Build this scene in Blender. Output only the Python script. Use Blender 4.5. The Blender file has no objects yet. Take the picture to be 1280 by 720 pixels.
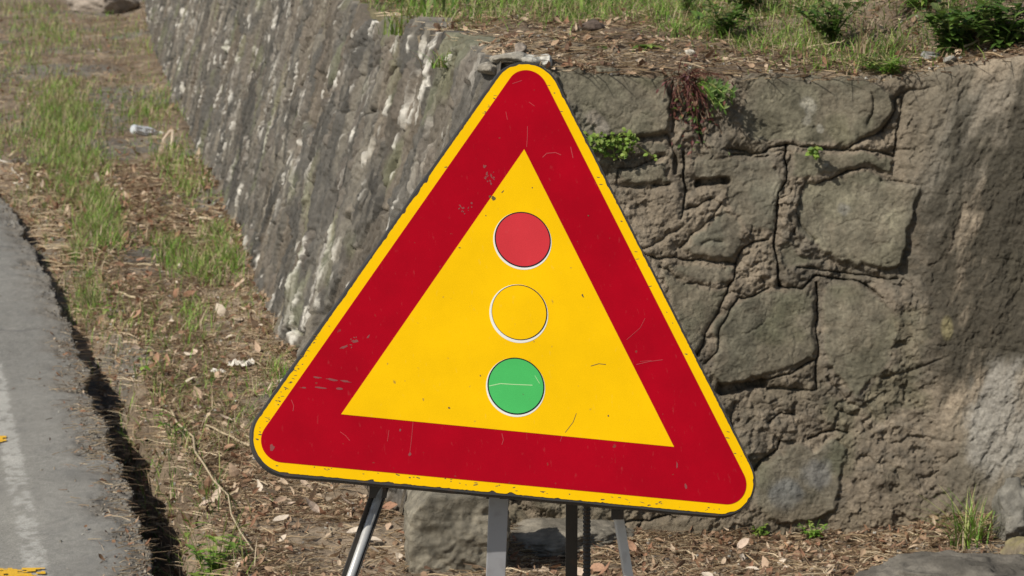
import bpy, math, random
import numpy as np
from mathutils import Vector, Matrix, noise as mnoise

# ------------------------------------------------------------------ camera, sky, sun, exposure
sc = bpy.context.scene
C = sc.collection
F = 3630.0; CAM_H = 1.7; PITCH = math.atan(537 / F)
cam = bpy.data.cameras.new('camera'); camo = bpy.data.objects.new('camera', cam); C.objects.link(camo)
camo.location = (0, 0, CAM_H); camo.rotation_euler = (math.pi / 2 - PITCH, 0, 0)
cam.sensor_width = 36; cam.lens = 36 * F / 1280; cam.clip_end = 2000; cam.clip_start = 0.1
cam.dof.use_dof = True; cam.dof.focus_distance = 5.15; cam.dof.aperture_fstop = 18
sc.camera = camo
LX, LY, LZ = -0.56, -0.46, 0.69
SUN_EL = math.atan2(LZ, math.hypot(LX, LY)); SUN_AZ = math.atan2(LX, LY)
w = bpy.data.worlds.new('World'); sc.world = w; w.use_nodes = True
nt = w.node_tree; bg = nt.nodes['Background']
sky = nt.nodes.new('ShaderNodeTexSky'); sky.sky_type = 'NISHITA'; sky.sun_disc = False
sky.sun_elevation = SUN_EL; sky.sun_rotation = SUN_AZ; sky.air_density = 1.2; sky.dust_density = 1.5
nt.links.new(sky.outputs[0], bg.inputs[0]); bg.inputs[1].default_value = 0.075
sl = bpy.data.lights.new('sun', 'SUN'); sl.energy = 4.45; sl.angle = math.radians(0.53); sl.color = (1, .945, .86)
so = bpy.data.objects.new('sun', sl); C.objects.link(so); so.location = (-5, -4, 8)
so.rotation_euler = Vector((LX, LY, LZ)).to_track_quat('Z', 'Y').to_euler()
sc.view_settings.view_transform = 'Standard'; sc.view_settings.look = 'None'
sc.view_settings.exposure = 0.0; sc.view_settings.gamma = 1.0
sc.cycles.use_denoising = True

rnd = random.Random(7)
U = rnd.uniform

# ------------------------------------------------------------------ numeric helpers
def _h(ix, iy, seed):
    n = (ix.astype(np.int64) * 374761393 + iy.astype(np.int64) * 668265263 + seed * 1442695041) & 0xFFFFFFFF
    n = ((n ^ (n >> 13)) * 1274126177) & 0xFFFFFFFF
    n = ((n ^ (n >> 16)) * 2246822519) & 0xFFFFFFFF
    return ((n ^ (n >> 15)) & 0xFFFFFF) / float(0xFFFFFF)

def vn(x, y, seed=0):
    x = np.asarray(x, float); y = np.asarray(y, float)
    ix = np.floor(x); iy = np.floor(y); fx = x - ix; fy = y - iy
    fx = fx * fx * fx * (fx * (fx * 6 - 15) + 10); fy = fy * fy * fy * (fy * (fy * 6 - 15) + 10)
    a = _h(ix, iy, seed); b = _h(ix + 1, iy, seed); c = _h(ix, iy + 1, seed); d = _h(ix + 1, iy + 1, seed)
    return (a + (b - a) * fx) * (1 - fy) + (c + (d - c) * fx) * fy

def fbm(x, y, o=4, seed=0, g=.5):
    """about -1..1"""
    s = 0; a = 1; t = 0
    for k in range(o):
        s = s + a * (vn(x, y, seed + k * 17) * 2 - 1); t += a; a *= g
        x, y = (x * 1.62 - y * 1.18) + 3.1, (x * 1.18 + y * 1.62) + 7.7
    return s / t * 1.6

def worley(x, y, seed=0, jit=.9):
    ix = np.floor(x); iy = np.floor(y)
    f1 = np.full(x.shape, 9.); f2 = f1.copy(); idx = np.zeros(x.shape); cx = np.zeros(x.shape); cy = cx.copy()
    for dx in (-1, 0, 1):
        for dy in (-1, 0, 1):
            gx = ix + dx; gy = iy + dy
            px = gx + .5 + (_h(gx, gy, seed) - .5) * jit; py = gy + .5 + (_h(gx, gy, seed + 5) - .5) * jit
            d = np.hypot(px - x, py - y)
            near = d < f1
            f2 = np.where(near, f1, np.minimum(f2, d))
            idx = np.where(near, _h(gx, gy, seed + 9), idx)
            cx = np.where(near, px, cx); cy = np.where(near, py, cy)
            f1 = np.where(near, d, f1)
    return f1, f2, idx, cx, cy

def ss(a, b, x):
    t = np.clip((x - a) / (b - a), 0, 1); return t * t * (3 - 2 * t)
def mix(a, b, t):
    t = np.asarray(t)[..., None]; return np.asarray(a) * (1 - t) + np.asarray(b) * t

SP, CP = math.sin(PITCH), math.cos(PITCH)
def ray(px, py):
    a = (px - 640) / F; b = -(py - 360) / F
    return np.array([a, CP + b * SP, -SP + b * CP])
def at_z(px, py, z=0.0):
    r = ray(px, py); t = (z - CAM_H) / r[2]; return (t * r[0], t * r[1])

# ------------------------------------------------------------------ scene helpers
def tag(o, label=None, cat=None, group=None, kind=None):
    if label: o['label'] = label
    if cat: o['category'] = cat
    if group: o['group'] = group
    if kind: o['kind'] = kind
    return o
def thing(name, label, cat, loc=(0, 0, 0), group=None):
    o = bpy.data.objects.new(name, None); C.objects.link(o); o.location = loc; o.empty_display_size = .1
    return tag(o, label, cat, group)

class MB:
    def __init__(s): s.v = []; s.f = []; s.c = []; s.m = []
    def add(s, vs, fs, col=(.5, .5, .5), mi=0):
        b = len(s.v); s.v += [tuple(p) for p in vs]
        for f in fs: s.f.append(tuple(b + i for i in f)); s.c.append(col); s.m.append(mi)
    def box(s, c, e, R=None, col=(.5, .5, .5), mi=0):
        R = R or Matrix.Identity(3); c = Vector(c)
        vs = [c + R @ Vector((x * e[0] / 2, y * e[1] / 2, z * e[2] / 2)) for x in (-1, 1) for y in (-1, 1) for z in (-1, 1)]
        s.add(vs, [(0, 1, 3, 2), (4, 6, 7, 5), (0, 4, 5, 1), (2, 3, 7, 6), (0, 2, 6, 4), (1, 5, 7, 3)], col, mi)
    def tube(s, pts, rad, n=6, col=(.5, .5, .5), mi=0):
        pts = [Vector(p) for p in pts]; rad = rad if hasattr(rad, '__len__') else [rad] * len(pts)
        rings = []; up = Vector((.3, .5, .81))
        for i, p in enumerate(pts):
            d = (pts[min(i + 1, len(pts) - 1)] - pts[max(i - 1, 0)]).normalized()
            a = d.cross(up); a = a.normalized() if a.length > 1e-4 else Vector((1, 0, 0)); b = d.cross(a)
            rings.append([p + (a * math.cos(2 * math.pi * k / n) + b * math.sin(2 * math.pi * k / n)) * rad[i] for k in range(n)])
        vs = [q for r in rings for q in r]; fs = []
        for i in range(len(pts) - 1):
            for k in range(n):
                fs.append((i * n + k, i * n + (k + 1) % n, (i + 1) * n + (k + 1) % n, (i + 1) * n + k))
        fs.append(tuple(range(n))[::-1]); fs.append(tuple((len(pts) - 1) * n + k for k in range(n)))
        s.add(vs, fs, col, mi)
    def build(s, name, mats, parent=None, smooth=False, loc=None):
        me = bpy.data.meshes.new(name); me.from_pydata(s.v, [], s.f); 
        mats = mats if isinstance(mats, (list, tuple)) else [mats]
        for m in mats: me.materials.append(m)
        me.polygons.foreach_set('material_index', s.m)
        ca = me.color_attributes.new('Col', 'FLOAT_COLOR', 'CORNER')
        tot = [len(f) for f in s.f]
        arr = np.repeat(np.array([(c[0], c[1], c[2], 1) for c in s.c], dtype=np.float32), tot, axis=0)
        ca.data.foreach_set('color', arr.ravel())
        me.polygons.foreach_set('use_smooth', [smooth] * len(s.f)); me.update()
        o = bpy.data.objects.new(name, me); C.objects.link(o)
        if parent: o.parent = parent
        if loc is not None:
            me.transform(Matrix.Translation(-Vector(loc))); o.location = loc
        return o

def grid_mesh(name, P, col, mat, parent=None, smooth=True, origin=None):
    """P (n,m,3) points, col (n,m,3)"""
    n, m = P.shape[:2]
    if origin is not None: P = P - np.array(origin)
    me = bpy.data.meshes.new(name)
    i = np.arange(n * m).reshape(n, m)
    q = np.stack([i[:-1, :-1], i[:-1, 1:], i[1:, 1:], i[1:, :-1]], -1).reshape(-1, 4)
    me.vertices.add(n * m); me.vertices.foreach_set('co', P.reshape(-1).astype(np.float32))
    me.loops.add(q.size); me.loops.foreach_set('vertex_index', q.ravel().astype(np.int32))
    me.polygons.add(len(q)); me.polygons.foreach_set('loop_start', np.arange(0, q.size, 4, dtype=np.int32))
    me.polygons.foreach_set('use_smooth', np.full(len(q), smooth))
    ca = me.color_attributes.new('Col', 'FLOAT_COLOR', 'POINT')
    cc = np.ones((n * m, 4), np.float32); cc[:, :3] = np.clip(col.reshape(-1, 3), .005, .9)
    ca.data.foreach_set('color', cc.ravel()); me.materials.append(mat)
    me.update(calc_edges=True); me.validate()
    o = bpy.data.objects.new(name, me); C.objects.link(o)
    if parent: o.parent = parent
    if origin is not None: o.location = origin
    return o

# ------------------------------------------------------------------ materials
def col_mat(name, rough=.85, var=.25, scale=60, bump=.0, bscale=200, bdist=.002, spec=.25, transl=0, scale2=0, var2=0):
    m = bpy.data.materials.new(name); m.use_nodes = True; t = m.node_tree; N = t.nodes; L = t.links
    b = N['Principled BSDF']; b.inputs['Roughness'].default_value = rough
    b.inputs['Specular IOR Level'].default_value = spec
    a = N.new('ShaderNodeAttribute'); a.attribute_name = 'Col'
    tc = N.new('ShaderNodeTexCoord')
    cur = a.outputs['Color']
    for s_, v_, det in ((scale, var, 6), (scale2, var2, 3)):
        if v_ <= 0: continue
        n = N.new('ShaderNodeTexNoise'); n.inputs['Scale'].default_value = s_; n.inputs['Detail'].default_value = det
        n.inputs['Roughness'].default_value = .65
        L.new(tc.outputs['Object'], n.inputs['Vector'])
        r = N.new('ShaderNodeMapRange'); r.inputs[1].default_value = .3; r.inputs[2].default_value = .7
        r.inputs[3].default_value = 1 - v_; r.inputs[4].default_value = 1 + v_
        L.new(n.outputs['Fac'], r.inputs[0])
        mx = N.new('ShaderNodeVectorMath'); mx.operation = 'SCALE'
        L.new(cur, mx.inputs[0]); L.new(r.outputs[0], mx.inputs['Scale']); cur = mx.outputs[0]
    L.new(cur, b.inputs['Base Color'])
    if bump > 0:
        n2 = N.new('ShaderNodeTexNoise'); n2.inputs['Scale'].default_value = bscale; n2.inputs['Detail'].default_value = 8
        n2.inputs['Roughness'].default_value = .7
        L.new(tc.outputs['Object'], n2.inputs['Vector'])
        bp = N.new('ShaderNodeBump'); bp.inputs['Strength'].default_value = bump; bp.inputs['Distance'].default_value = bdist
        L.new(n2.outputs['Fac'], bp.inputs['Height']); L.new(bp.outputs[0], b.inputs['Normal'])
    if transl:
        tr = N.new('ShaderNodeBsdfTranslucent'); L.new(cur, tr.inputs['Color'])
        ms = N.new('ShaderNodeMixShader'); ms.inputs[0].default_value = transl
        L.new(b.outputs[0], ms.inputs[1]); L.new(tr.outputs[0], ms.inputs[2])
        L.new(ms.outputs[0], N['Material Output'].inputs[0])
    return m
M_STONE = col_mat('masonry_stone', .9, .28, 110, .75, 150, .006, .22, scale2=14, var2=.14)
M_SLATE = col_mat('slate_rubble', .8, .28, 70, .6, 110, .006, .28, scale2=9, var2=.16)
M_SOIL = col_mat('soil', .95, .35, 120, .8, 150, .006, .1, scale2=12, var2=.2)
M_ASPH = col_mat('asphalt', .85, .5, 300, .8, 380, .004, .25, scale2=5, var2=.08)
M_PAINT = col_mat('road_paint', .7, .3, 260, .7, 380, .004, .3)
M_LEAF = col_mat('foliage', .55, .15, 80, 0, transl=.3, spec=.35)
M_DRY = col_mat('dry_litter', .8, .2, 150, 0, transl=.12, spec=.2)
M_ROCK = col_mat('loose_rock', .85, .3, 40, .7, 90, .008, .25)
M_WOOD = col_mat('weathered_wood', .8, .25, 90, .4, 150, .003)

# ------------------------------------------------------------------ the lie of the land
EY = np.array([-10, 2., 5, 6.78, 7.97, 9.06, 11.95, 13.86, 14.87, 20, 35, 60, 120])
EX = np.array([1.5, .15, -.47, -.84, -1.10, -1.32, -1.93, -2.38, -2.64, -4.1, -8.6, -17, -40])
def xe(y):
    y = np.asarray(y, float)
    return np.interp(y, EY, EX) + .022 * fbm(y * 3.1, y * 0 + 2, 4, 31) + .010 * fbm(y * 17, y * 0, 3, 37)
BY = np.array([7.28, 9.97, 13.55, 17.41, 26.36, 35.4, 80.])
BX = np.array([-.30, -.82, -1.33, -1.95, -3.28, -4.47, -11.])
def xwall(y): return np.interp(y, BY, BX)
XB = np.array([-.3, .8, 1.0, 1.15, 1.4, 3.0, 8.0]); YBV = np.array([7.30, 7.30, 7.27, 7.22, 7.13, 6.9, 6.6])
def ybase(x): return np.interp(x, XB, YBV)
BATX, BATY = .27, .135
HX = np.array([-.3, .02, .12, .49, .85, .98, 1.1, 1.2, 1.35, 3., 9.])
HZ = np.array([1.185, 1.185, 1.172, 1.158, 1.148, 1.152, 1.176, 1.20, 1.215, 1.25, 1.3])
def htop(x): return np.interp(x, HX, HZ)

def gz(x, y):
    x = np.asarray(x, float); y = np.asarray(y, float)
    e = xe(y); t = x - e
    dep = .27 * ss(5.7, 6.5, y) * (1 - .68 * ss(8.8, 11.0, y)) * (.85 + .3 * vn(y * 1.7, y * 0, 3))
    wob = .02 * fbm(x * 9, y * 9, 3, 41)
    prof = ss(.07, .20, t + wob)                      # 0 in the ditch, 1 on the verge
    verge = .012 + .018 * fbm(x * 2.3, y * 1.3, 3, 43) + .012 * fbm(x * 11, y * 8, 4, 44) + .005 * fbm(x * 45, y * 40, 3, 45)
    verge = verge + .05 * np.exp(-((x - xwall(y)) / .14) ** 2) * (y > 7.5)          # soil banked at the wall foot
    dr = ybase(x) - y
    verge = verge + .02 * np.exp(-(dr / .10) ** 2) * (x > -.3) * (.5 + .6 * vn(x * 5, x * 0, 9))
    verge = verge - .055 * ss(-.25, .1, x) * ss(.7, .1, dr) + .08 * ss(.85, 1.2, x) * ss(.6, .05, dr)
    under = -.30 + 0 * t
    z = np.where(t < .0, under, (-dep) * (1 - prof) + verge * prof)
    far = e - 7.5
    z = np.where(x < far, -.04 + .02 * fbm(x, y, 3, 50), z)
    return z

def axis(lo, hi, fn):
    a = [lo]
    while a[-1] < hi: a.append(a[-1] + fn(a[-1]))
    return np.array(a)
def build_ground():
    ys = axis(-60, 1400, lambda y: 6 if y < 0 else .25 if y < 3.5 else .03 if y < 6.3 else .011 * (y / 6.6) ** 1.7 if y < 40 else (y - 38) * .12 + .2)
    def dx(x):
        if -2.0 <= x < 1.7: return .0135
        if -4.6 <= x < -2.0: return .03
        d = min(abs(x + 4.6), abs(x - 1.7)); return .06 + d * .16
    xs = [-2.0]
    while xs[-1] < 700: xs.append(xs[-1] + dx(xs[-1]))
    lo = [-2.0]
    while lo[-1] > -700: lo.append(lo[-1] - dx(lo[-1] - .001))
    xs = np.array(lo[:0:-1] + xs)
    X, Y = np.meshgrid(xs, ys); Z = gz(X, Y)
    inside = (Y > ybase(X) + .25) & (X > xwall(Y) + .25)        # below the terrace
    Z = np.where(inside, -.05, Z)
    n1 = fbm(X * 3, Y * 2, 4, 60); n2 = fbm(X * 26, Y * 20, 4, 61); n3 = fbm(X * 1.4, Y * .9, 3, 62)
    col = mix((.170, .128, .088), (.275, .215, .152), ss(-.5, .6, n1 + .4 * n2))
    col = mix(col, (.17, .158, .135), ss(.15, .6, n3) * .8)      # grey silty patches
    col = mix(col, (.09, .075, .055), ss(.3, .8, n2) * .5)
    P = np.stack([X, Y, Z], -1)
    o = grid_mesh('ground', P, col, M_SOIL); tag(o, kind='structure')
build_ground()

def build_road():
    ys = axis(-40, 130, lambda y: 1.5 if y < 5 else .012 * (max(y, 6.6) / 6.6) ** 1.7 if y < 40 else 3)
    tt = np.concatenate([np.array([-7.5, -6, -4, -2.5, -1.6]), np.arange(-1.2, -.52, .03), np.arange(-.52, .0001, .0075)])
    T, Y = np.meshgrid(tt, ys); E = xe(Y)
    X = E + T
    cr = ss(-.17, 0, T + .04 * fbm(X * 8, Y * 6, 3, 71))
    Z = .002 * fbm(X * 3, Y * 2, 3, 70) - .018 * cr ** 2 + cr * .006 * fbm(X * 46, Y * 38, 5, 72) - .006 * ss(.2, .7, fbm(X * 24, Y * 20, 3, 73)) * cr
    base = mix((.205, .197, .175), (.285, .272, .24), vn(X * 2.2, Y * .7, 74))
    base = mix(base, (.19, .185, .17), ss(.25, .8, fbm(X * 30, Y * 16, 4, 75)) * .35)
    base = base * (1 + .16 * fbm(X * 75, Y * 75, 3, 87, .8))[..., None]
    lane = np.exp(-((T + .33) / .06) ** 2)
    base = mix(base, (.31, .295, .25), lane * .5 * vn(X * 7, Y * 3, 76))           # dusty strip left by an older line
    a_, b_ = at_z(57, 720), at_z(4, 480); xl = a_[0] + (Y - a_[1]) * (b_[0] - a_[0]) / (b_[1] - a_[1]) - .02
    ln = ss(.034, .022, np.abs(X - xl) + .007 * fbm(X * 60, Y * 40, 3, 84)) * (Y < 10.2)
    base = mix(base, (.47, .455, .41), ln * ss(-.75, .2, fbm(X * 50, Y * 34, 4, 85) + .5 * fbm(X * 8, Y * 5, 2, 86)) * .75)   # worn white edge line
    # dark scuff near the edge, transverse crack
    cp = at_z(100, 592); d = ((X - cp[0]) / .085) ** 2 + ((Y - cp[1]) / .10) ** 2
    base = mix(base, (.13, .128, .12), np.exp(-d * 1.2) * (.35 + .5 * vn(X * 9, Y * 60, 77)) * .8)
    for (ya, wd) in ((13.75, .05), (12.7, .022), (10.4, .015)):
        dd = np.abs(Y - ya - .25 * (T + .6) - .07 * fbm(X * 5, X * 0, 3, 78))
        k = np.exp(-(dd / wd) ** 2); base = mix(base, (.10, .10, .095), k * .75); Z = Z - .012 * k
    base = mix(base, (.215, .18, .135), cr * .75 * vn(X * 13, Y * 9, 79) + cr * .1)
    base = mix(base, (.085, .078, .066), ss(.35, .75, fbm(X * 50, Y * 34, 4, 80)) * cr * .7)
    # broken side face down into the ditch
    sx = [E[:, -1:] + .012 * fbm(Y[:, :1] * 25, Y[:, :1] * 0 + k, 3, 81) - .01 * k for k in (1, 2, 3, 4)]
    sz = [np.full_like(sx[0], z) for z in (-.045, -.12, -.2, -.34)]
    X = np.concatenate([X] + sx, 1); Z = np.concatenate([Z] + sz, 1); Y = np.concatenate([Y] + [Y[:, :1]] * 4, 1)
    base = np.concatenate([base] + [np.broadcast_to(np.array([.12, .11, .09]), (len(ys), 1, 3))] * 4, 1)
    return tag(grid_mesh('road', np.stack([X, Y, Z], -1), base, M_ASPH), kind='structure')
ROAD = build_road()
def marking(name, poly_px, col, wear, label):
    """thin painted sheet on the asphalt; worn through where the noise says so"""
    P = [at_z(*q) for q in poly_px]          # quad: near-left, near-right, far-right, far-left
    n = 170; m = 40
    a, b = np.meshgrid(np.linspace(0, 1, n), np.linspace(0, 1, m), indexing='ij')
    A = [np.array(p) for p in P]
    Q = (A[0][None, None] * ((1 - a) * (1 - b))[..., None] + A[1][None, None] * ((1 - a) * b)[..., None]
         + A[3][None, None] * (a * (1 - b))[..., None] + A[2][None, None] * (a * b)[..., None])
    X, Y = Q[..., 0], Q[..., 1]
    Z = .002 * fbm(X * 3, Y * 2, 3, 70) + .004
    k = fbm(X * 60, Y * 45, 4, 90) + .6 * fbm(X * 9, Y * 5, 2, 91) + 1.1 * (1 - np.minimum(1, np.minimum(b, 1 - b) * 6)) * .5
    V = np.stack([X, Y, Z], -1).reshape(-1, 3); i = np.arange(n * m).reshape(n, m)
    keep = (k[:-1, :-1] < wear).ravel()
    q = np.stack([i[:-1, :-1], i[:-1, 1:], i[1:, 1:], i[1:, :-1]], -1).reshape(-1, 4)[keep]
    mb = MB(); mb.v = [tuple(v) for v in V]; mb.f = [tuple(int(z) for z in f) for f in q]; mb.c = [col] * len(q); mb.m = [0] * len(q)
    o = mb.build(name, M_PAINT, ROAD); tag(o, label)
0 and marking('edge_line', [(20, 860), (76, 860), (12, 470), (-14, 470)], (.42, .41, .37), .25, 'faded white edge line on the asphalt')
marking('lane_marking', [(-170, 728), (58, 728), (56, 711), (-170, 711)], (.78, .45, .03), .42, 'fresh yellow dash near the white edge line')
marking('lane_marking', [(-170, 556), (8, 556), (8, 546), (-170, 546)], (.78, .45, .03), .42, 'far yellow dash across the white edge line')

# ------------------------------------------------------------------ retaining wall
WALL = thing('retaining_wall', 'grey rubble stone retaining wall with a corner behind the triangular sign', 'wall', (-.30, 7.28, 0))
WO = np.array([-.30, 7.28, 0])
def wall_xz(px, py):
    r = ray(px, py); t = (7.30 - CAM_H * 0 + BATY * CAM_H) / (r[1] - BATY * r[2])
    return np.array([t * r[0], CAM_H + t * r[2]])
def seg_dist(X, Z, pts):
    d = np.full(X.shape, 9.)
    for (x0, z0), (x1, z1) in zip(pts[:-1], pts[1:]):
        vx, vz = x1 - x0, z1 - z0; L = vx * vx + vz * vz + 1e-12
        t = np.clip(((X - x0) * vx + (Z - z0) * vz) / L, 0, 1)
        d = np.minimum(d, np.hypot(X - x0 - t * vx, Z - z0 - t * vz))
    return d
def in_poly(X, Z, pts):
    c = np.zeros(X.shape, bool); n = len(pts)
    for i in range(n):
        (x0, z0), (x1, z1) = pts[i], pts[(i + 1) % n]
        if abs(z1 - z0) < 1e-9: continue
        k = ((z0 > Z) != (z1 > Z)) & (X < (x1 - x0) * (Z - z0) / (z1 - z0) + x0); c ^= k
    return c
STONES = [
 [(690,80),(715,86),(760,92),(800,96),(833,101),(842,120),(838,150),(832,166),(800,169),(772,173),(752,172),(735,150),(700,120)],
 [(932,98),(980,90),(1040,92),(1087,98),(1112,116),(1114,140),(1102,160),(1078,173),(1058,182),(969,178),(941,174),(926,155)],
 [(1007,225),(1025,230),(1044,221),(1087,213),(1110,225),(1148,228),(1141,263),(1132,296),(1127,329),(1117,336),(1082,332),(1044,327),(1025,313),(994,287),(997,250)],
 [(893,400),(922,376),(950,364),(1017,365),(1020,395),(1019,447),(980,463),(945,474),(905,486),(888,470),(892,430)],
 [(822,330),(850,352),(900,362),(912,362),(900,390),(878,430),(866,446),(845,400)],
 [(945,600),(955,582),(978,566),(1000,552),(1020,562),(1045,547),(1058,560),(1052,600),(1045,640),(1000,655),(960,650),(940,630)],
 [(800,656),(835,648),(870,650),(885,660),(870,676),(800,678)],
 [(776,214),(798,209),(835,200),(836,228),(775,232)],
 [(800,178),(833,176),(833,191),(798,193)],
 [(868,290),(882,284),(893,272),(902,258),(925,275),(930,300),(918,326),(872,322),(855,312)],
 [(990,190),(1060,189),(1114,198),(1112,218),(1085,207),(1044,214),(1000,222),(987,220)],
 [(1028,355),(1072,353),(1105,372),(1120,400),(1110,450),(1070,500),(1045,470),(1028,440)],
 [(985,300),(1000,318),(1040,333),(1000,331),(978,340),(974,310)],
 [(862,200),(905,196),(960,200),(978,225),(970,290),(930,285),(905,250),(912,225),(870,222)],
 [(858,330),(900,334),(918,336),(908,356),(870,352),(832,336)],
]
CR = [  # crack polylines: points, half width (px), depth (m)
 ([(770,230),(771,212),(797,207),(827,196)],1.6,.025),([(772,235),(800,234)],1.4,.02),([(818,231),(835,231)],2.2,.03),
 ([(836,172),(846,205),(846,215)],3,.03),([(855,190),(855,220),(856,250),(852,272)],1.9,.035),([(857,261),(872,257),(890,249)],1.7,.03),
 ([(900,255),(892,270),(882,280),(865,292)],1.6,.025),([(865,292),(850,310)],3,.03),
 ([(802,312),(825,300),(835,292),(852,285)],1.7,.025),([(805,317),(825,323),(847,324),(872,325),(895,329),(922,330)],1.9,.03),
 ([(922,330),(932,307),(940,301),(960,300)],2.0,.03),([(922,330),(917,347),(910,362),(902,382),(893,402),(880,430),(868,450)],2.1,.035),
 ([(960,360),(940,370),(922,372),(912,388),(905,405),(895,440),(882,455)],1.7,.025),([(825,332),(847,349)],2,.02),
 ([(855,356),(872,356),(895,360),(912,357)],1.5,.02),([(880,307),(890,301),(905,300)],1.2,.012),
 ([(872,227),(908,227)],5,.05),([(745,176),(772,175),(800,171),(833,169)],2.4,.035),
 ([(915,192),(960,195)],1.8,.03),([(905,184),(940,191),(983,182),(1063,186),(1116,194)],1.9,.035),
 ([(1127,117),(1120,154),(1116,192)],1.7,.03),([(1172,104),(1135,111),(1119,121),(1115,140),(1102,163),(1080,174),(1060,184)],2.0,.035),
 ([(1088,115),(1091,143),(1083,157)],1.1,.01),([(983,182),(981,202),(983,225),(973,240),(971,287),(969,324),(973,358)],2.0,.04),
 ([(1020,230),(1040,222),(1060,213),(1087,210)],2.0,.03),([(1100,225),(1148,227)],1.4,.02),([(1007,225),(995,262),(1003,285),(1018,300)],1.6,.022),
 ([(997,334),(1040,338),(1080,344),(1120,347)],1.5,.025),([(973,358),(1002,362),(1021,343),(1072,350),(1105,369)],2.0,.035),
 ([(1021,352),(1021,360),(1023,390),(1022,487)],2.1,.04),([(955,478),(985,469),(1020,450)],2.0,.035),
 ([(903,490),(925,486),(952,480)],6.5,.07),([(960,487),(1000,490),(1020,487)],2.4,.04),
 ([(1035,470),(1055,495)],1.6,.02),([(1044,509),(1066,517)],1.5,.02),([(1013,548),(1027,542),(1047,538),(1060,541)],1.9,.03),
 ([(960,531),(977,517),(994,521)],1.8,.025),([(941,595),(952,578),(974,562),(976,553)],2.6,.04),([(917,506),(917,545)],1.6,.025),
 ([(780,652),(814,652),(834,641),(842,647)],1.8,.03),([(794,667),(803,652)],2,.03),([(632,661),(648,661)],5,.045),
 ([(522,600),(533,618),(572,626),(596,615),(640,625)],7,.06),([(1100,470),(1130,462),(1180,440)],1.2,.012),
 ([(1160,428),(1215,426),(1270,432)],1.3,.014),([(880,120),(872,150),(880,180)],3,.03),([(842,104),(845,130),(840,165)],3,.035),
 ([(1128,498),(1134,476)],3,.03),([(1180,575),(1192,560)],3,.02),
]
def build_masonry():
    xs = np.concatenate([np.arange(0, 1.82, .0023), axis(1.83, 9, lambda x: .02 + (x - 1.8) * .05)])   # distance from the corner
    vs = np.linspace(0, 1, 500)
    U_, V = np.meshgrid(xs, vs)
    ztop = 1.19
    zz = -.12 + V * (ztop + .12)
    X = -.30 + BATX * zz / 1.19 + U_ * (1 - 0 * V)
    zt = htop(X) + .006 * fbm(X * 9, X * 0, 3, 105)
    zz = -.12 + V * (zt + .12)
    X = -.30 + BATX * zz / 1.19 + U_
    wx = .0055 * fbm(X * 22, zz * 22, 4, 100); wz = .0055 * fbm(X * 22 + 9, zz * 22, 4, 101)
    Xw, Zw = X + wx, zz + wz
    h = .016 * fbm(X * 4, zz * 4, 3, 102) + .0085 * fbm(X * 15, zz * 15, 5, 103, .6) + .0034 * fbm(X * 70, zz * 70, 4, 104, .6)
    for sc_, am, sd_ in ((.055, .16, 170), (.022, .13, 175)):      # broken facets
        q1, q2, qi, qx, qy = worley(X / sc_ + .35 * fbm(X * 14, zz * 14, 3, sd_), zz / (sc_ * .8) + .35 * fbm(X * 14 + 4, zz * 14, 3, sd_ + 1), sd_ + 2)
        h = h + sc_ * am * ((qi - .5) * (X / sc_ - qx) * 1.3 + (np.mod(qi * 7.13, 1) - .5) * (zz / (sc_ * .8) - qy) * 1.3 + (np.mod(qi * 3.7, 1) - .5) * .5)
    h = h - .007 * (1 - ss(0, .16, np.abs(fbm(X * 9, zz * 11, 4, 178)))) * ss(-.1, .5, fbm(X * 3, zz * 4, 2, 179))
    inst = np.zeros(X.shape); sid = np.zeros(X.shape)
    fine = U_ < 1.85
    PX = 1 / 486.
    for k, poly in enumerate(STONES):
        pts = [wall_xz(*p) for p in poly]
        ins = in_poly(Xw, Zw, pts); d = seg_dist(Xw, Zw, pts + pts[:1]) * np.where(ins, 1, -1)
        r = random.Random(k); cx = np.mean([p[0] for p in pts]); cz = np.mean([p[1] for p in pts])
        m = ss(-.003, .010, d + .004 * fbm(X * 50, zz * 50, 3, 109))
        lift = r.uniform(.002, .009) + r.uniform(-.05, .05) * (X - cx) + r.uniform(-.06, .02) * (zz - cz)
        chip = .006 * fbm(X * 6 + k, zz * 6, 2, 110)
        h = h * (1 - .68 * m) + m * (lift + chip + .001)
        inst = np.maximum(inst, m); sid = np.where(m > .5, r.random(), sid)
    # stones nobody can see behind the sign, and away to the right
    f1, f2, idx, _, _ = worley(X / .27 + .15 * fbm(X * 5, zz * 5, 3, 111), zz / .19 + .15 * fbm(X * 5 + 4, zz * 5, 3, 112), 120)
    beh = ss(.30, .22, X) * (1 - inst) + ss(1.9, 2.1, X)
    h = h + beh * (ss(.03, .16, f2 - f1) * (.022 + .012 * idx) - .02)
    inst = np.maximum(inst, beh * ss(.05, .14, f2 - f1)); sid = np.where(beh > .5, idx, sid)
    crack = np.zeros(X.shape)
    for pts, wpx, dep in CR:
        P = [wall_xz(*p) for p in pts]; d = seg_dist(Xw, Zw, P)
        dep = dep * (.45 if dep < .045 else .9) * (.5 + .9 * vn(X * 12, zz * 12, 114)); ww = wpx * PX * (.35 + 1.1 * vn(X * 26, zz * 26, 113)) * (.64 if wpx < 4 else 1)
        g = 1 - ss(ww * .45, ww * 1.25, d)
        h = h - dep * g - .006 * np.exp(-(d / (ww * 4)) ** 2); crack = np.maximum(crack, g)
    # random hairline cracks, pits
    hair = np.abs(fbm(X * 7, zz * 7, 4, 130)); gate = ss(.1, .5, fbm(X * 3, zz * 3, 2, 131))
    h = h - .007 * (1 - ss(.0, .03, hair)) * gate * (1 - .6 * inst)
    pit = ss(.45, .8, fbm(X * 55, zz * 55, 3, 132)); h = h - .005 * pit * (1 - .7 * inst)
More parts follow.
